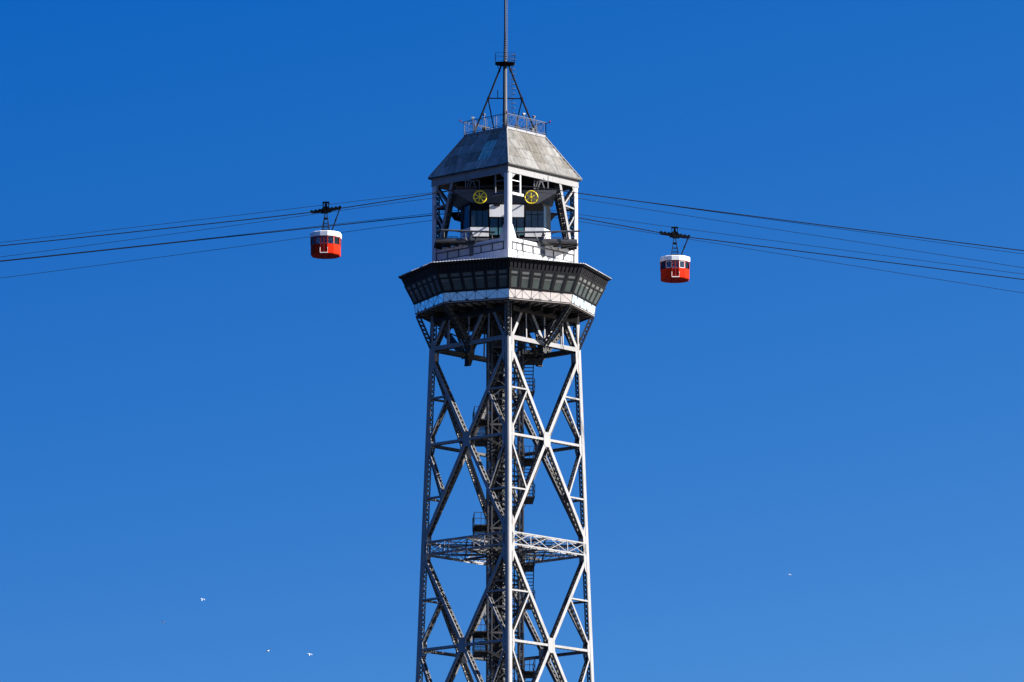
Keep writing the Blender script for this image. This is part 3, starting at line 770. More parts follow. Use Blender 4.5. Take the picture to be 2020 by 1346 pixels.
# docks, booms, posts
def dock(sg):
    d = MB(); y0 = -3.40
    a = xs(1021)*sg; b = xs(1137.5)*sg
    pts = [(a, y0-.6), (a+sg*1.4, y0), (b, y0+.15), (b, -.35), (a, -5.0+.4)]
    pts = [(sg*1.05,y0),(b,y0+.2),(b,-.30),(sg*2.6,-3.0),(sg*1.05,-3.05)]
    d.loft([[H(x,y,zfl-.22) for x,y in pts],[H(x,y,zfl) for x,y in pts]])
    o = d.build('dock_platform', M['canopy'], T)
    j = MB()
    for k in range(6):
        x0 = 2.6+.68*k; x_ = x0*sg; xe = min(x0+1.5, 5.95)
        yy = -(6.18-x0)+.1
        ln = xe-x0
        if ln > .15: j.bar(H(x_,yy,zfl-.36), H(xe*sg,max(y0+.25,yy-ln),zfl-.36), .13, .26)
    j.bar(H(sg*2.7,-3.38,zfl-.30), H(b,y0+.24,zfl-.30), .08, .16)
    j.build('dock_joist', M['under'], o)
    bm_ = MB()
    bm_.tube([H(xs(996.3+20*sg+ (0)),y0,ZA(458.5,y0)), H(xs(996.3+(147 if sg>0 else 133)*sg),y0,ZA(455,y0))], .085, 10)
    for px in (6,58,100): bm_.tube([H(xs(996.3+(px+20)*sg),y0,zfl), H(xs(996.3+(px+20)*sg),y0,ZA(457,y0))], .045, 6)
    bm_.build('safety_boom', M['meshrail'], T)
    # mast post standing on the roof skirt, holding the boom, with stays
    po = MB(); xp = xs(996.3+74.5*sg) if sg > 0 else xs(996.3-66.5); yp = -(6.18-abs(xp))-.06
    zt_ = ZA(458,yp)
    po.bar(H(xp,yp,ZA(506,yp)), H(xp,yp,zt_), .17, .17, H(1,0,0))
    po.bar(H(xp,yp,ZA(506,yp)), H(xp,yp,ZA(486,yp)), .34, .24, H(0,1,0))
    for (dx,dz1,dz2) in ((-.85,0,1.25),(.85,0,1.25),(.75,1.4,.1),(-.8,1.4,.1)):
        po.tube([H(xp,yp,zt_-dz2-.0),H(xp+dx,y0 if dz1==0 else yp+.1,zt_-dz1)], .028, 6)
    po.tube([H(xp,yp,zt_-.2),H(xp+sg*1.35,y0,ZA(457,y0)-.02)], .028, 6); po.tube([H(xp,yp,zt_-1.2),H(xp+sg*1.3,y0+.4,zfl-.1)], .03, 6)
    po.build('boom_post', M['meshrail'], T)
dock(1); dock(-1)
# stay wires and a small aerial in front of the right wall
aw = MB()
pA = lambda px,py: P(px,py,-5.45)
Tinv = Matrix.Rotation(-(R(-45)+DELTA),4,'Z')
for a,b,r_ in (((1032,470),(1032,507),.05),((1028.5,478),(1028,507),.02),((1033,496),(1072,481),.022),((1033,495),(1050,511),.02),((1052,493),(1070,503),.022),
               ((1020,500),(1031,478),.018),((1052,485),(1053,509),.03),((1033,497),(1069,504),.02)):
    aw.tube([Tinv@pA(*a), Tinv@pA(*b)], r_, 6)
aw.build('stay_wire', M['meshrail'], T)
# mesh railings on the far side
brl = MB()
for sg in (-1,1):
    x0, x1 = sg*3.9, sg*5.6
    yb = 1.4
    for zz in (0.1,.62,1.05): brl.bar(H(x0,yb,zfl+zz), H(x1,yb,zfl+zz), .05, .05)
    for i in range(4): brl.bar(H(x0+(x1-x0)*i/3,yb,zfl), H(x0+(x1-x0)*i/3,yb,zfl+1.05), .05, .05, H(1,0,0))
    for i in range(14): brl.bar(H(x0+(x1-x0)*i/14,yb,zfl+.1), H(x0+(x1-x0)*i/14,yb,zfl+1.0), .018, .018, H(1,0,0))
    HB(brl, (x0,yb-.1,zfl-.1), (x1,yb-.1,zfl-.1), .8, .16)
brl.build('mesh_railing', M['meshrail'], T)
flr = MB(); flr.box((0,0,zfl-.32), 2*HUP-1.1, 2*HUP-1.1, .12); flr.build('station_floor', M['under'], T)
# control gear cluster in the far corner behind the right strut
ck = MB()
for i,(x_,z0,z1) in enumerate(((3.3,ZA(402),ZA(390)),(3.6,ZA(402),ZA(386)),(3.85,ZA(404),ZA(384)))):
    for sg in (-1,1):
        HB(ck, (x_*sg,2.2,z0-.6), (x_*sg,2.2,z1), .12, .12, (1,0,0)); HB(ck, (x_*sg,2.2,z0), ((x_-.5)*sg,2.2,z1), .07, .07)
ck.build('back_frame', M['fascia'], T)

# ------------------------------------------------------------------ hipped roof
zev, zrt = ZA(321.8,-6.42), ZA(254.0,-3.36)
HE, HT = 4.535, 2.37
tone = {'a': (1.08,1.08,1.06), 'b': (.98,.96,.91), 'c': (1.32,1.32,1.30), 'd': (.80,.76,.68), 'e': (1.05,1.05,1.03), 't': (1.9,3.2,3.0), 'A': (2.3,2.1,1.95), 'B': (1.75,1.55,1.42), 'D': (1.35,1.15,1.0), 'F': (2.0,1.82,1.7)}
lay_r = ['eadbe e', 'abdbcdb', 'bdeceda', 'aebdaeb']
def hash2(r_, c_, sd):
    a = random.Random(r_*977+c_*31+sd); b = random.Random(r_*131+(c_//3)*17+sd+5)
    return a.uniform(.84,1.12)*b.uniform(.82,1.12)
def roof_slope(rows, name='roof_slope', name_seed=3):
    me = bpy.data.meshes.new(name); vs, fs, cs = [], [], []
    pitch = .21; nrow = len(rows); sub = 6
    for r_ in range(nrow):
        t0, t1 = r_/nrow, (r_+1)/nrow + (.012 if r_ < nrow-1 else 0)          # row 0 at the top
        lift0, lift1 = .015, .040
        ncol = int(2*HE/pitch)*4
        prev = None
        for i in range(ncol+1):
            s_ = -HE + 2*HE*i/ncol; wob = .034*math.cos(2*math.pi*s_/pitch)
            col = []
            for t in (t0, t1):
                h_ = HT+(HE-HT)*t; z_ = zrt+(zev-zrt)*t; lf = wob+(lift0 if t == t0 else lift1)
                col.append((t, h_, z_, lf))
            # clip to the hip line: find where |s|<=h
            c2 = []
            ta = t0
            if abs(s_) > HT+(HE-HT)*t0: ta = (abs(s_)-HT)/(HE-HT)
            if ta >= t1: prev = None; continue
            for t in (ta, t1):
                h_ = HT+(HE-HT)*t; z_ = zrt+(zev-zrt)*t; lf = wob+lift0+(lift1-lift0)*(t-t0)/(t1-t0)
                c2.append((h_+lf*.62, s_, z_+lf*.78))
            k = len(vs); vs += c2
            if prev is not None:
                fs.append((prev, prev+1, k+1, k))
                ci = int((s_+HE)/(2*HE)*7*.999); ch = rows[r_][min(6,max(0,ci))]
                q_ = hash2(r_, int((s_+HE)/.105), name_seed); cs.append(tuple(c*q_ for c in tone.get(ch, tone['e'])))
            prev = k
    me.from_pydata(vs, [], fs); me.materials.append(M['roof'])
    at = me.attributes.new('sheet', 'FLOAT_COLOR', 'FACE')
    for i,c in enumerate(cs): at.data[i].color = (*c,1)
    for p in me.polygons: p.use_smooth = True
    o = bpy.data.objects.new(name, me); COL.objects.link(o); o.parent = T
    return o
rows_r = ['eebdbee','aabdbca','bbcdebd','eacbeae']
rows_l = ['FDBFDFD','BFFBtFA','FDBDtFF','AFBFAFB']  # left slope: raised tones paint extra light into its shaded sheets
r0 = roof_slope(rows_r); 
r1 = roof_slope(rows_l, name_seed=11); r1.rotation_euler = (0,0,R(-90))
c_ = copy_tree(r0, T); c_.rotation_euler = (0,0,R(180)); c_ = copy_tree(r1, T); c_.rotation_euler = (0,0,R(90))
rd = MB()                                                        # boarding under the sheets
rd.loft([[(HE,-HE,zev-.03),(HE,HE,zev-.03),(-HE,HE,zev-.03),(-HE,-HE,zev-.03)],[(HT,-HT,zrt-.03),(HT,HT,zrt-.03),(-HT,HT,zrt-.03),(-HT,-HT,zrt-.03)]])
rd.build('roof_boarding', M['under'], T)
hc = MB(); hc.tube([(HT+.03,-HT-.03,zrt+.05),(HE+.04,-HE-.04,zev+.03)], .065, 8)
four(hc.build('hip_cap', M['fascia'], T))
ge = MB(); ge.bar((HE+.03,-HE-.03,zev-.03), (HE+.03,HE+.03,zev-.03), .09, .05, NF)
four(ge.build('eave_strip', M['under'], T))
# flat top, kerb and railing
tk = MB(); tk.bar((HT+.02,-HT-.02,zrt+.10), (HT+.02,HT+.02,zrt+.10), .20, .10, NF)
four(tk.build('roof_kerb', M['fascia'], T))
tp = MB(); tp.box((0,0,zrt+.02), 2*HT-.1, 2*HT-.1, .08); tp.build('roof_top', M['under'], T)
tr_ = MB(); zk = zrt+.20; HR = HT+.06; rh = 1.10
tr_.bar((HR,-HR,zk+rh), (HR,HR,zk+rh), .05, .05, NF); tr_.bar((HR,-HR,zk+.12), (HR,HR,zk+.12), .04, .04, NF)
for i in range(5):
    s_ = -HR+2*HR*i/4; tr_.bar((HR,s_,zrt+.05), (HR,s_,zk+rh), .05, .05, NF)
    if i < 4:
        a0, a1 = s_+.20, s_+2*HR/4-.20
        for q in (a0,a1): tr_.bar((HR,q,zk+.12), (HR,q,zk+rh-.12), .022, .02, NF)
        tr_.bar((HR,a0,zk+rh-.12), (HR,a1,zk+rh-.12), .022, .02, NF)
        tr_.bar((HR,a0,zk+.12), (HR,a1,zk+rh-.12), .016, .016, NF); tr_.bar((HR,a1,zk+.12), (HR,a0,zk+rh-.12), .016, .016, NF)
four(tr_.build('roof_railing', M['meshrail'], T))
# floodlights and obstruction lamps on the railing
def flood(p, d, s=.19, m='lamp'):
    p = Vector(p); d = Vector(d).normalized(); u = d.cross(Vector((0,0,1))).normalized(); w = u.cross(d)
    mb = MB(); rings = []
    for (t, r_) in ((-.5,.25),(-.42,.55),(-.1,.85),(.3,1.0),(.42,1.0)):
        rings.append([p+d*t*s*1.6+(u*math.cos(2*math.pi*i/12)+w*math.sin(2*math.pi*i/12))*r_*s*.62 for i in range(12)])
    mb.loft(rings); mb.tube([p, p-Vector((0,0,.45))], .03, 6)
    return mb.build('floodlight', M[m], T)
flood((HR-.05,.95,zk+rh+.28), (.8,.3,-.5)); flood((HR-.05,-.25,zk+rh+.30), (-.3,-.9,-.3))
flood((-.2,-HR+.05,zk+rh+.30), (.3,-.9,-.2)); flood((-1.5,-HR+.05,zk+rh+.20), (-.6,-.6,-.3), .18)
flood((HR-.6,-.6,zk+.35), (.9,.2,-.5), .3, 'under'); flood((-.6,-HR+.6,zk+.35), (.1,-.9,-.5), .3, 'under'); flood((HR-.5,1.2,zk+.4), (.9,.2,-.5), .28)
ol = MB()
for (cx,cy) in ((HR,HR),(-HR,-HR),(HR,-HR)):
    d = Vector((cx,cy,0)).normalized(); a = Vector((cx,cy,zk+rh-.10)); b = a+d*(.35 if cx*cy > 0 else .05)+Vector((0,0,.12))
    pr_ = MB(); pr_.tube([a,b], .03, 6); pr_.loft([[b+Vector((math.cos(2*math.pi*i/10)*r_,math.sin(2*math.pi*i/10)*r_,z_)) for i in range(10)] for z_,r_ in ((0,.05),(.02,.07),(.12,.07),(.16,.03))])
    pr_.build('obstruction_lamp', M['redlamp'], T)

# ------------------------------------------------------------------ mast
ms = MB(); zm0 = zrt; zpl = ZA(125)
n = 16
def circ(r, z): return [H(r*math.cos(2*math.pi*i/n), r*math.sin(2*math.pi*i/n), z) for i in range(n)]
ms.loft([circ(.22,zm0),circ(.20,zm0+2.2),circ(.19,zm0+2.21),circ(.165,zpl),circ(.15,zpl+.01),circ(.085,ZA(60)),circ(.07,ZA(-60)),circ(.05,ZA(-110))])
mast = ms.build('mast', M['meshrail'], T, True)
rg_ = MB(); z = zpl+.4
while z < ZA(-105):
    rg_.bar(H(.06,-.12,z), H(.20,-.12,z), .05, .05); z += .19
rg_.bar(H(.21,-.12,zpl+.3), H(.21,-.12,ZA(-105)), .025, .025, H(1,0,0))
rg_.build('climbing_rung', M['steel'], mast)
pl = MB()
pts = [(-.82,-.5),(.0,-.72),(.82,-.5),(.82,.5),(0,.72),(-.82,.5)]
pl.loft([[H(x*.45,y*.45,zpl-.22) for x,y in pts],[H(x*.96,y*.96,zpl-.07) for x,y in pts],[H(x,y,zpl) for x,y in pts]])
for hh in (.40,.78):
    for i in range(6): pl.bar(H(*pts[i],zpl+hh), H(*pts[(i+1)%6],zpl+hh), .018, .018)
for p in pts: pl.bar(H(*p,zpl), H(*p,zpl+.80), .026, .026, H(1,0,0))
for sg in (-1,1): pl.tube([H(sg*.7,0,zpl-.08),H(sg*.42,0,zpl-.75)], .025, 6); pl.tube([H(sg*.42,0,zpl-.75),H(sg*.35,.3,zpl-.05)], .02, 6)
pl.build('mast_platform', M['black'], T)
zn = ZA(195)
for sg in (-1,1):
    tl = MB(); xt, xn, xb = sg*.30, sg*1.42, sg*2.45
    if sg > 0: xb = 2.55
    zt2 = zpl-.15; zb2 = zm0+.1
    tl.tube([H(xt,0,zt2),H(xn,0,zn)], .075, 8); tl.tube([H(xn,0,zn),H(sg*2.72,0,zb2)], .075, 8)
    tl.tube([H(sg*.15,0,zn+.02),H(xn,0,zn+.02)], .05, 8)
    tl.tube([H(xn,0,zn-.1),H(sg*.72,-sg*1.2*(-1 if sg<0 else -1)*sg,zb2)], .05, 8)
    tl.loft([[H(xn+x_,yy,zn+z_) for x_,z_ in ((-.16*sg,.1),(.06*sg,.16),(.14*sg,-.14),(-.05*sg,-.22))] for yy in (-.04,.04)])
    tl.tube([H(-.3*sg if sg<0 else .3,.0,zt2),H(sg*.1,0,zt2-.02)], .06, 8)
    tl.build('mast_leg', M['black'], T)
an = MB(); an.tube([H(-.62,0,zn),H(-.62,0,zn+.72)], .035, 6); an.tube([H(1.9,1.2,zm0),H(1.9,1.2,zm0+2.7)], .02, 6); an.tube([H(1.9,1.2,zm0+2.6),H(2.02,1.2,zm0+2.85)], .02, 6)
an.build('rod_aerial', M['under'], T)
la = MB(); xl0, xl1, yl = .36, .60, .5
for x_ in (xl0,xl1): la.bar(H(x_,yl,zm0), H(x_,yl,zpl+.9), .035, .035, H(1,0,0))
z = zm0+.3
while z < zpl+.8: la.bar(H(xl0,yl,z), H(xl1,yl,z), .025, .025); z += .3
z = zm0+2.2; 
while z < zpl+1.0:
    la.tube([H(xl1+(.30*math.sin(t_)), yl+.24*math.cos(t_), z) for t_ in [math.pi*i/8 for i in range(9)]], .022, 5); z += .42
la.build('cage_ladder', M['meshrail'], T)

# ================================================================== CABLES
YN, YFAR = -4.40, 4.45
def cable(pts_l, pts_r, Y, r, name, label, sad):
    """one rope from the left span over the saddle to the right span; heights taken along its own vertical plane"""
    L = [P(x,y,Y) for x,y in pts_l]; Rr = [P(x,y,Y) for x,y in pts_r]
    key = L + Rr
    xs_ = [p.x for p in key]; zs_ = [p.z for p in key]
    # prolong both spans
    sl_ = (zs_[1]-zs_[0])/(xs_[1]-xs_[0]); sr = (zs_[-1]-zs_[-2])/(xs_[-1]-xs_[-2])
    ext_l = [(xs_[0]-d, zs_[0]-sl_*d+d*d*.00055) for d in (220,160,110,70,40,18)]
    ext_r = [(xs_[-1]+d, zs_[-1]+sr*d+d*d*.00055) for d in (18,40,70,110,160,220)]
    ks = ext_l + list(zip(xs_,zs_)) + ext_r
    out_ = []
    for i in range(len(ks)-1):
        p0 = ks[max(i-1,0)]; p1 = ks[i]; p2 = ks[i+1]; p3 = ks[min(i+2,len(ks)-1)]
        m1 = (p2[1]-p0[1])/(p2[0]-p0[0]); m2 = (p3[1]-p1[1])/(p3[0]-p1[0]); dx = p2[0]-p1[0]
        for j in range(6):
            t = j/6; h00 = 2*t**3-3*t*t+1; h10 = t**3-2*t*t+t; h01 = -2*t**3+3*t*t; h11 = t**3-t*t
            out_.append(Vector((p1[0]+dx*t, Y, h00*p1[1]+h10*dx*m1+h01*p2[1]+h11*dx*m2)))
    out_.append(Vector((ks[-1][0], Y, ks[-1][1])))
    mb = MB(); mb.tube(out_, r, 8); o = mb.build(name, M['cable'], None, True)
    tag(o, label, 'cable', 'ropes of the cableway'); return ks
RTK, RHL = .040, .019
c1 = cable([(0,478.6),(420,430.6),(740,392.7),(849,380.6),(950,370)], [(1045,370.5),(1142,381),(1250,396.4),(1520,433.4),(1640,449.5),(1900,485.3),(2020,501.2)], YN, RHL, 'haul_cable',
      'thin upper rope that runs just above the left red cabin', 0)
c2 = cable([(0,485.3),(420,440.8),(590,421.9),(643,415.2),(700,406.9),(740,400.8),(849,383.5),(950,367.5)], [(1045,368.5),(1142,381.5),(1250,396),(1520,431.2),(1640,446.5),(1900,479.5),(2020,494.7)], YN, RTK, 'track_cable',
      'thick rope the left red cabin hangs from', 0)
c3 = cable([(0,507.2),(420,450.8),(740,406),(849,391.5),(934,380)], [(1058,379),(1142,391.9),(1250,409.2),(1520,451.3),(1640,469.5),(1900,509.7),(2020,528.4)], YN, RHL, 'haul_cable',
      'thin rope running close under the wheels of the left red cabin', 0)
c4 = cable([(0,514.6),(420,469.4),(740,433.9),(849,421.6),(905,415)], [(1085,415.5),(1142,423.3),(1250,438),(1520,474.4),(1640,490.5),(1900,525),(2020,541)], YFAR, RHL, 'haul_cable',
      'thin rope passing through the top box of the right red cabin', 0)
c5 = cable([(0,515.9),(420,470.8),(740,436.5),(849,425.3),(905,419.5)], [(1085,420),(1142,430),(1250,449.5),(1331,464.4),(1400,473.2),(1520,488.4),(1640,503.6),(1900,536.4),(2020,551.6)], YFAR, RTK, 'track_cable',
      'thick rope the right red cabin hangs from', 0)
c6 = cable([(0,548.8),(420,493.6),(740,449.9),(849,435.4),(905,428)], [(1085,428.5),(1142,437.2),(1250,454.3),(1520,498),(1640,517.5),(1900,559.2),(2020,578.3)], YFAR, RHL, 'haul_cable',
      'lowest thin rope, close under the wheels of the right red cabin', 0)

# ================================================================== GONDOLAS
PLAN = [(.30,-1.22),(.80,-1.00),(1.20,-.46),(1.20,.46),(.80,1.00),(.30,1.22)]
PLAN = PLAN + [(-x,y) for x,y in PLAN[::-1]]                    # counter-clockwise from front right
def gondola(loc, yaw, slope, label, frames):
    """loc = point on the track rope under the carriage"""
    drop = 1.95                                                 # rope to top of cap
    cap_h, win_h, low_h = .43, .66, .86
    zc1 = -drop; zc0 = zc1-cap_h; zw0 = zc0-win_h; zf = zw0-low_h
    G = empty('cable_car', loc, yaw); tag(G, label, 'cable car', 'red cabins of the cableway')
    pr = lambda z,s=1.0: [Vector((x*s,y*s,z)) for x,y in PLAN]
    bd = MB(); bd.loft([pr(zf,.955),pr(zf+.05,.995),pr(zf+.16),pr(zw0),pr(zw0,.96),pr(zf+.16,.96)], True, True)
    body = bd.build('body', M['red'], G)
    # pillars and header
    pm = MB(); nP = len(PLAN)
    for i in range(nP):
        a = Vector((*PLAN[i],0)); b = Vector((*PLAN[(i+1)%nP],0))
        for q in (a.lerp(b,.0),):
            pm.bar(q*.985+Vector((0,0,zw0)), q*.985+Vector((0,0,zc0+.02)), .10, .07, q.normalized())
        pm.bar(a*.985+Vector((0,0,zc0-.03)), b*.985+Vector((0,0,zc0-.03)), .10, .06)
    pm.build('window_pillar', M['darkred'], G)
    # panes
    for i in range(nP):
        a = Vector((*PLAN[i],0)); b = Vector((*PLAN[(i+1)%nP],0)); nn = Vector(((b-a).y,-(b-a).x,0)).normalized()
        if i == nP-1: continue                                  # the door facet
        p0, p1 = a.lerp(b,.07)*.975, a.lerp(b,.93)*.975
        w = MB(); w.plate([p0+Vector((0,0,zw0+.01)),p1+Vector((0,0,zw0+.01)),p1+Vector((0,0,zc0-.08)),p0+Vector((0,0,zc0-.08))], nn, .015)
        wo = w.build('window', M['clear'], G)
        if frames and i in (0, nP-2):
            f = MB(); e = .036
            q0, q1 = a.lerp(b,.09), a.lerp(b,.91)
            lo_, hi2 = zw0+.03, zc0-.07
            U = Vector((0,0,1))
            f.bar(q0+U*lo_, q1+U*lo_, e, .05, nn); f.bar(q0+U*hi2, q1+U*hi2, e, .05, nn)
            f.bar(q0+U*lo_, q0+U*hi2, e, .05, nn); f.bar(q1+U*lo_, q1+U*hi2, e, .05, nn)
            f.build('window_surround', M['cap'], wo)
    # door with its white step frame
    dm = MB(); yb = -1.235
    for x_ in (-.27,0,.27): dm.bar((x_,yb,zf+.14), (x_,yb,zc0-.03), .065 if x_ else .10, .05, (0,1,0))
    for z_ in (zw0,zw0-.06,zc0-.06): dm.bar((-.27,yb,z_), (.27,yb,z_), .07, .045, (0,1,0))
    dm.plate([(-.25,yb+.02,zf+.16),(.25,yb+.02,zf+.16),(.25,yb+.02,zw0),(-.25,yb+.02,zw0)], (0,-1,0), .02)
    door = dm.build('door', M['darkred'], G)
    dg = MB(); dg.plate([(-.24,yb+.015,zw0+.03),(.24,yb+.015,zw0+.03),(.24,yb+.015,zc0-.09),(-.24,yb+.015,zc0-.09)], (0,-1,0), .015)
    dg.build('door_pane', M['clear'], door)
    sf_ = MB()
    sf_.tube([(-.31,yb-.03,zf+.52),(-.31,yb-.03,zf+.09),(.31,yb-.03,zf+.09),(.31,yb-.03,zf+.52)], .021, 6)
    sf_.box((0,yb-.05,zf+.055), .60, .10, .04)
    sf_.build('door_step', M['cap'], G)
    # white cap
    cpm = MB(); cpm.loft([pr(zc0,1.0),pr(zc0,1.055),pr(zc1-.06,1.055),pr(zc1,.98),pr(zc1+.04,.4)], False, True)
    cpm.poly([Vector(p) for p in pr(zc0+.06,1.0)])
    cpm.build('roof_cap', M['cap'], G)
    sk = MB()
    for x_ in (-.28,.28): sk.tube([(x_,-.35,zf),(x_,-.35,zf-.16)], .03, 6); sk.tube([(x_,.35,zf),(x_,.35,zf-.10)], .03, 6)
    sk.build('bumper_pin', M['black'], G)
    fl_ = MB(); fl_.loft([pr(zf+.12,.95),pr(zf+.14,.95)]); fl_.build('floor', M['interior'], G)
    bn = MB(); bn.box((0,.62,zf+.55), 1.5, .32, .08); bn.box((0,.78,zf+.3), 1.5, .06, .5); bn.build('bench', M['interior'], G)
    # hanger: four raking bars like a ladder
    hg = MB(); tz = -.24; bz = zc1+.02
    for sx in (-1,1):
        for sy in (-1,1): hg.tube([(sx*.07,sy*.07,tz),(sx*.33,sy*.30,bz)], .032, 6)
    for f_ in (.26,.30,.52,.70,.87,1.0):
        hw = .07+.26*f_; z_ = tz+(bz-tz)*f_; hd = .07+.23*f_
        rr = .045 if f_ in (.26,.87) else .026
        for sy in (-1,1): hg.tube([(-hw,sy*hd,z_),(hw,sy*hd,z_)], rr, 6)
        for sx in (-1,1): hg.tube([(sx*hw,-hd,z_),(sx*hw,hd,z_)], rr, 6)
    hg.tube([(-.30,-.28,zc1+.25),(0,-.29,zc1+.05),(.30,-.28,zc1+.25)], .018, 5)
    hg.build('hanger', M['black'], G)
    # carriage
    dirv = Vector((1,0,slope)).normalized(); upv = Vector((-slope,0,1)).normalized()
    def Cc(u,y,v): return dirv*u + Vector((0,y,0)) + upv*v
    cr = MB()
    for y_ in (-.11,.11):
        cr.loft([[Cc(-1.2,yy,-.07),Cc(-1.2,yy,.09),Cc(-.42,yy,.10),Cc(-.16,yy,.30),Cc(.16,yy,.30),Cc(.42,yy,.10),Cc(1.2,yy,.09),Cc(1.2,yy,-.07),Cc(.2,yy,-.13),Cc(-.2,yy,-.13)] for yy in (y_-.025,y_+.025)])
    cr.box((0,0,-.10), .34, .30, .30); cr.bar(Cc(-.42,0,-.19), Cc(.42,0,-.19), .26, .06, (0,0,1))
    # head box
    for sx in (-1,1):
        for y_ in (-.14,.14): cr.bar((sx*.24,y_,.05), (sx*.24,y_,.66), .05, .05, (1,0,0))
    cr.box((0,0,.66), .58, .36, .09); cr.loft([[Vector((-.13,yy,.25)),Vector((.13,yy,.25)),Vector((.07,yy,.56)),Vector((-.07,yy,.56))] for yy in (-.1,.1)])
    cr.tube([(0,0,.68),(0,0,.86)], .012, 5)
    car = cr.build('carriage', M['black'], G)
    for k in range(8):
        u = -1.19+2.38*k/7
        w = MB(); c = Cc(u,0,.075); 
        w.loft([[c+Vector((0,yy,0))+(dirv*math.cos(2*math.pi*i/18)+upv*math.sin(2*math.pi*i/18))*r_ for i in range(18)] for yy,r_ in ((-.07,.125),(-.03,.125),(-.015,.10),(.015,.10),(.03,.125),(.07,.125))])
        w.build('carriage_wheel', M['black'], car)
    ar = MB(); e0 = Cc(1.17,0,-.03); e1 = Vector((.44,0,zc1+.02))
    ar.tube([e0, e0.lerp(e1,.45), e1], .05, 8); ar.box(tuple(e0), .14, .22, .14); ar.tube([e0.lerp(e1,.42),e0.lerp(e1,.52)], .07, 8); ar.box((e1.x,0,zc1+.03), .16, .16, .08)
    ar.build('brace_arm', M['black'], G)
    return G, zf+.14
pL = P(643,415.2,YN); pR = P(1331,464.4,YFAR)
GL, zfL = gondola(pL, R(-5.5), .135, 'red octagonal cable car with plain windows, on the left of the tower', False)
GR, zfR = gondola(pR, R(0.5), -.142, 'red octagonal cable car with white-framed windows, on the right of the tower', True)

# ------------------------------------------------------------------ passengers
def person(gl, zf, x, y, face, shirt, label, h=1.70, arm=0):
    """standing passenger; one continuous skinned body, hair as its child"""
    s = h/1.70
    V = [(0,0,.95,.125,.095),(0,0,1.12,.125,.09),(0,0,1.30,.145,.10),(0,0,1.42,.09,.075),(0,-.01,1.48,.052,.052),(0,-.02,1.56,.075,.085),(0,-.02,1.65,.072,.088)]
    E = [(i,i+1) for i in range(6)]
    for sg in (-1,1):
        k = len(V); V += [(sg*.09,0,.86,.085,.085),(sg*.10,-.01,.48,.058,.06),(sg*.10,.01,.08,.042,.045),(sg*.11,-.12,.04,.035,.035)]
        E += [(0,k),(k,k+1),(k+1,k+2),(k+2,k+3)]
        k = len(V)
        if arm == sg: V += [(sg*.18,0,1.37,.055,.055),(sg*.27,-.06,1.20,.042,.042),(sg*.24,-.28,1.30,.033,.033),(sg*.23,-.38,1.36,.03,.03)]
        else: V += [(sg*.18,0,1.37,.055,.055),(sg*.23,.02,1.10,.042,.042),(sg*.22,-.08,.86,.033,.033),(sg*.21,-.11,.76,.03,.026)]
        E += [(2,k),(k,k+1),(k+1,k+2),(k+2,k+3)]
    me = bpy.data.meshes.new('person'); me.from_pydata([(a*s,b*s,c*s) for a,b,c,_,_ in V], E, [])
    o = bpy.data.objects.new('person', me); COL.objects.link(o)
    sk = o.modifiers.new('skin','SKIN'); 
    for i,v in enumerate(V): me.skin_vertices[0].data[i].radius = (v[3]*s, v[4]*s); 
    me.skin_vertices[0].data[0].use_root = True
    ss_ = o.modifiers.new('sub','SUBSURF'); ss_.levels = 1; ss_.render_levels = 1
    dg_ = bpy.context.evaluated_depsgraph_get(); ev = o.evaluated_get(dg_)
    nm = bpy.data.meshes.new_from_object(ev); o.modifiers.clear(); o.data = nm
    nm.materials.clear()
    for q in ('skin', shirt, 'trousers'): nm.materials.append(M[q])
    for p in nm.polygons:
        p.use_smooth = True; c = p.center
        hand = abs(c.x) > .16*s and (c.z < .84*s or c.y < -.26*s)
        p.material_index = 0 if (c.z > 1.455*s or hand) else (1 if c.z > .93*s or abs(c.x) > .17*s else 2)
    hr = MB(); rings = []
    for (z_,r_) in ((1.585,.086),(1.64,.097),(1.69,.094),(1.73,.070),(1.755,.03)):
        rings.append([Vector((math.cos(2*math.pi*i/14)*r_*.9*s, (-.012+math.sin(2*math.pi*i/14)*r_*1.05 + (.02 if z_ < 1.65 else 0))*s, z_*s)) for i in range(14)])
    hr.loft(rings); hr.build('hair', M['hair'], o, True)
    nz_ = MB(); nz_.loft([[Vector((-.012,-.104,1.585))*s,Vector((.012,-.104,1.585))*s,Vector((0,-.10,1.63))*s],[Vector((-.006,-.128,1.59))*s,Vector((.006,-.128,1.59))*s,Vector((0,-.108,1.625))*s]])
    for sg in (-1,1):
        nz_.tube([Vector((sg*.03-.010,-.105,1.625))*s,Vector((sg*.03+.010,-.105,1.625))*s], .006*s, 5)
        nz_.loft([[Vector((sg*(.070+.012*q),-.02+.022*math.cos(t),1.60+.03*math.sin(t)))*s for t in [2*math.pi*i/8 for i in range(8)]] for q in (0,1)])
    nz_.build('face', M['skin'], o)
    rot = Matrix.Rotation(gl.rotation_euler.z, 3, 'Z')
    o.location = Vector(gl.location) + rot @ Vector((x,y,zf)); o.rotation_euler = (0,0,gl.rotation_euler.z+face)
    tag(o, label, 'person', 'passengers in the cable cars'); return o
person(GL, zfL, .92, -.25, R(60), 'shirt_pink', 'person in pink top at the right end of the left cable car', 1.60, 1)
person(GL, zfL, .48, -.60, R(15), 'shirt_blue', 'person in blue shirt behind the window right of the door, left cable car', 1.72)
person(GL, zfL, -.62, -.50, R(-40), 'shirt_white', 'person in white shirt behind the left windows of the left cable car', 1.66, -1)
person(GL, zfL, -.15, .15, R(180), 'shirt_dark', 'person in dark clothes standing in the middle of the left cable car', 1.75)
person(GR, zfR, .52, -.62, R(10), 'shirt_white', 'person in white shirt in the white-framed window right of the door, right cable car', 1.66)
person(GR, zfR, -.52, -.55, R(-20), 'shirt_blue', 'person in blue shirt in the white-framed window left of the door, right cable car', 1.62)
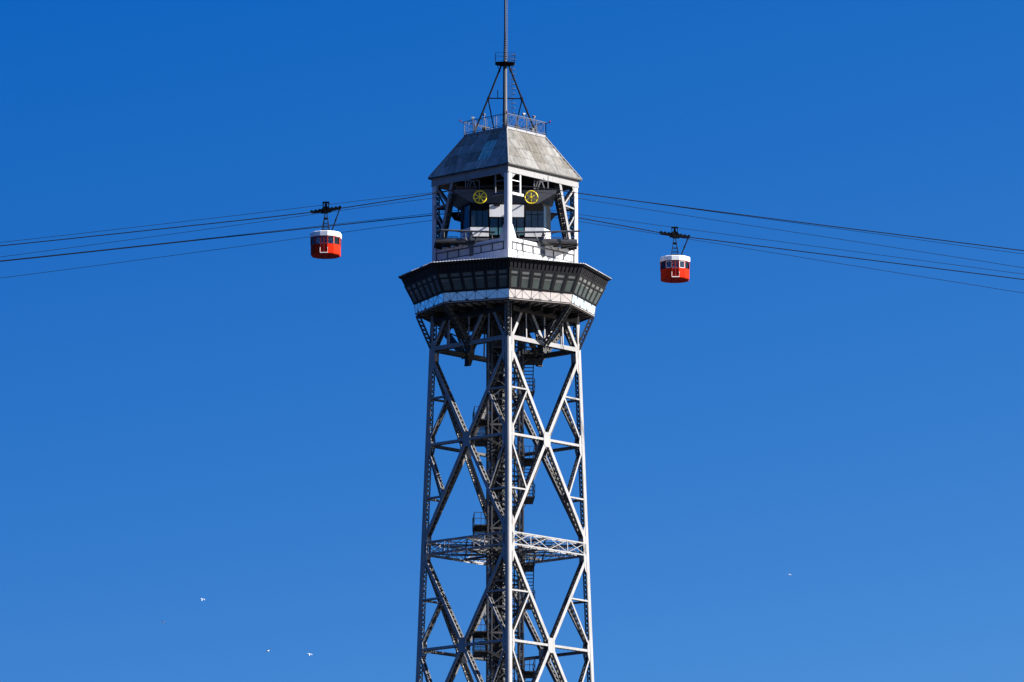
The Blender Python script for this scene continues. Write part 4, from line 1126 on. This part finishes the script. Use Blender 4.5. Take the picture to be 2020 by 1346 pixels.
person(GR, zfR, .90, .05, R(70), 'shirt_dark', 'person in dark clothes at the right end of the right cable car', 1.74)

# ================================================================== GULLS
def gull(px, py, Y, heading, bank, flap, label, pitch=0.0, span=1.35):
    loc = P(px, py, Y); G = bpy.data.objects
    b = MB(); rings = []; n = 10
    prof = [(-.30,.012,.03,0),(-.22,.03,.055,0),(-.10,.055,.06,0),(.02,.072,.075,0),(.13,.06,.066,0),(.20,.042,.048,.012),(.25,.043,.047,.02),(.29,.03,.033,.02),(.315,.012,.014,.016)]
    for (x,rz,ry,z0) in prof: rings.append([Vector((x,ry*math.cos(2*math.pi*i/n),z0+rz*math.sin(2*math.pi*i/n))) for i in range(n)])
    b.loft(rings)
    b.loft([[Vector((-.27,-.03,.006)),Vector((-.27,.03,.006)),Vector((-.27,.03,-.006)),Vector((-.27,-.03,-.006))],[Vector((-.44,-.10,.004)),Vector((-.44,.10,.004)),Vector((-.44,.10,-.003)),Vector((-.44,-.10,-.003))]])
    hw = span/2
    for sg in (-1,1):
        secs = []
        for (f_,c0,c1,th) in ((.05,.12,-.10,.022),(.22,.15,-.08,.020),(.42,.17,-.06,.014),(.62,.13,-.07,.010),(.82,.05,-.09,.007),(1.0,-.08,-.12,.004)):
            yy = sg*hw*f_; zz = .04 + hw*(flap[0]*min(f_,.42)+flap[1]*max(0,f_-.42))
            secs.append([Vector((c0,yy,zz)),Vector((c0*.4+c1*.6,yy,zz+th)),Vector((c1,yy,zz)),Vector((c0*.4+c1*.6,yy,zz-th*.3))])
        b.loft(secs)
    o = b.build('seagull', M['gullw'], None, False)
    me = o.data; me.materials.append(M['gullg']); me.materials.append(M['gullk'])
    for p in me.polygons:
        if abs(p.center.y) > hw*.84: p.material_index = 2
        elif abs(p.center.y) > hw*.1 and p.normal.z > .3: p.material_index = 1
    bk = MB(); bk.loft([[Vector((.30,.012*math.cos(2*math.pi*i/6),.016+.014*math.sin(2*math.pi*i/6))) for i in range(6)],[Vector((.37,.003*math.cos(2*math.pi*i/6),.008+.003*math.sin(2*math.pi*i/6))) for i in range(6)]])
    bk.build('beak', M['beak'], o)
    o.location = loc; o.rotation_euler = (bank, pitch, heading)
    tag(o, label, 'bird', 'gulls flying low beside the tower'); return o
gull(399,1183,700,R(80),R(14),(.55,-.6),'bright white gull with arched wings, highest of the four left of the tower', R(-38))
gull(322,1228,640,R(160),R(12),(.25,-.15),'faint far gull, farthest to the left of all', 0)
gull(529,1284,470,R(60),R(-24),(.15,-.10),'gull banking with one dark lowered wing, left of the lowest bright gull', 0)
gull(611,1291,660,R(82),R(16),(.22,-.30),'bright white gull gliding lowest, nearest to the tower on its left', R(-36))
gull(1558,1134,760,R(200),R(-14),(.30,-.40),'lone gull gliding right of the tower', 0)
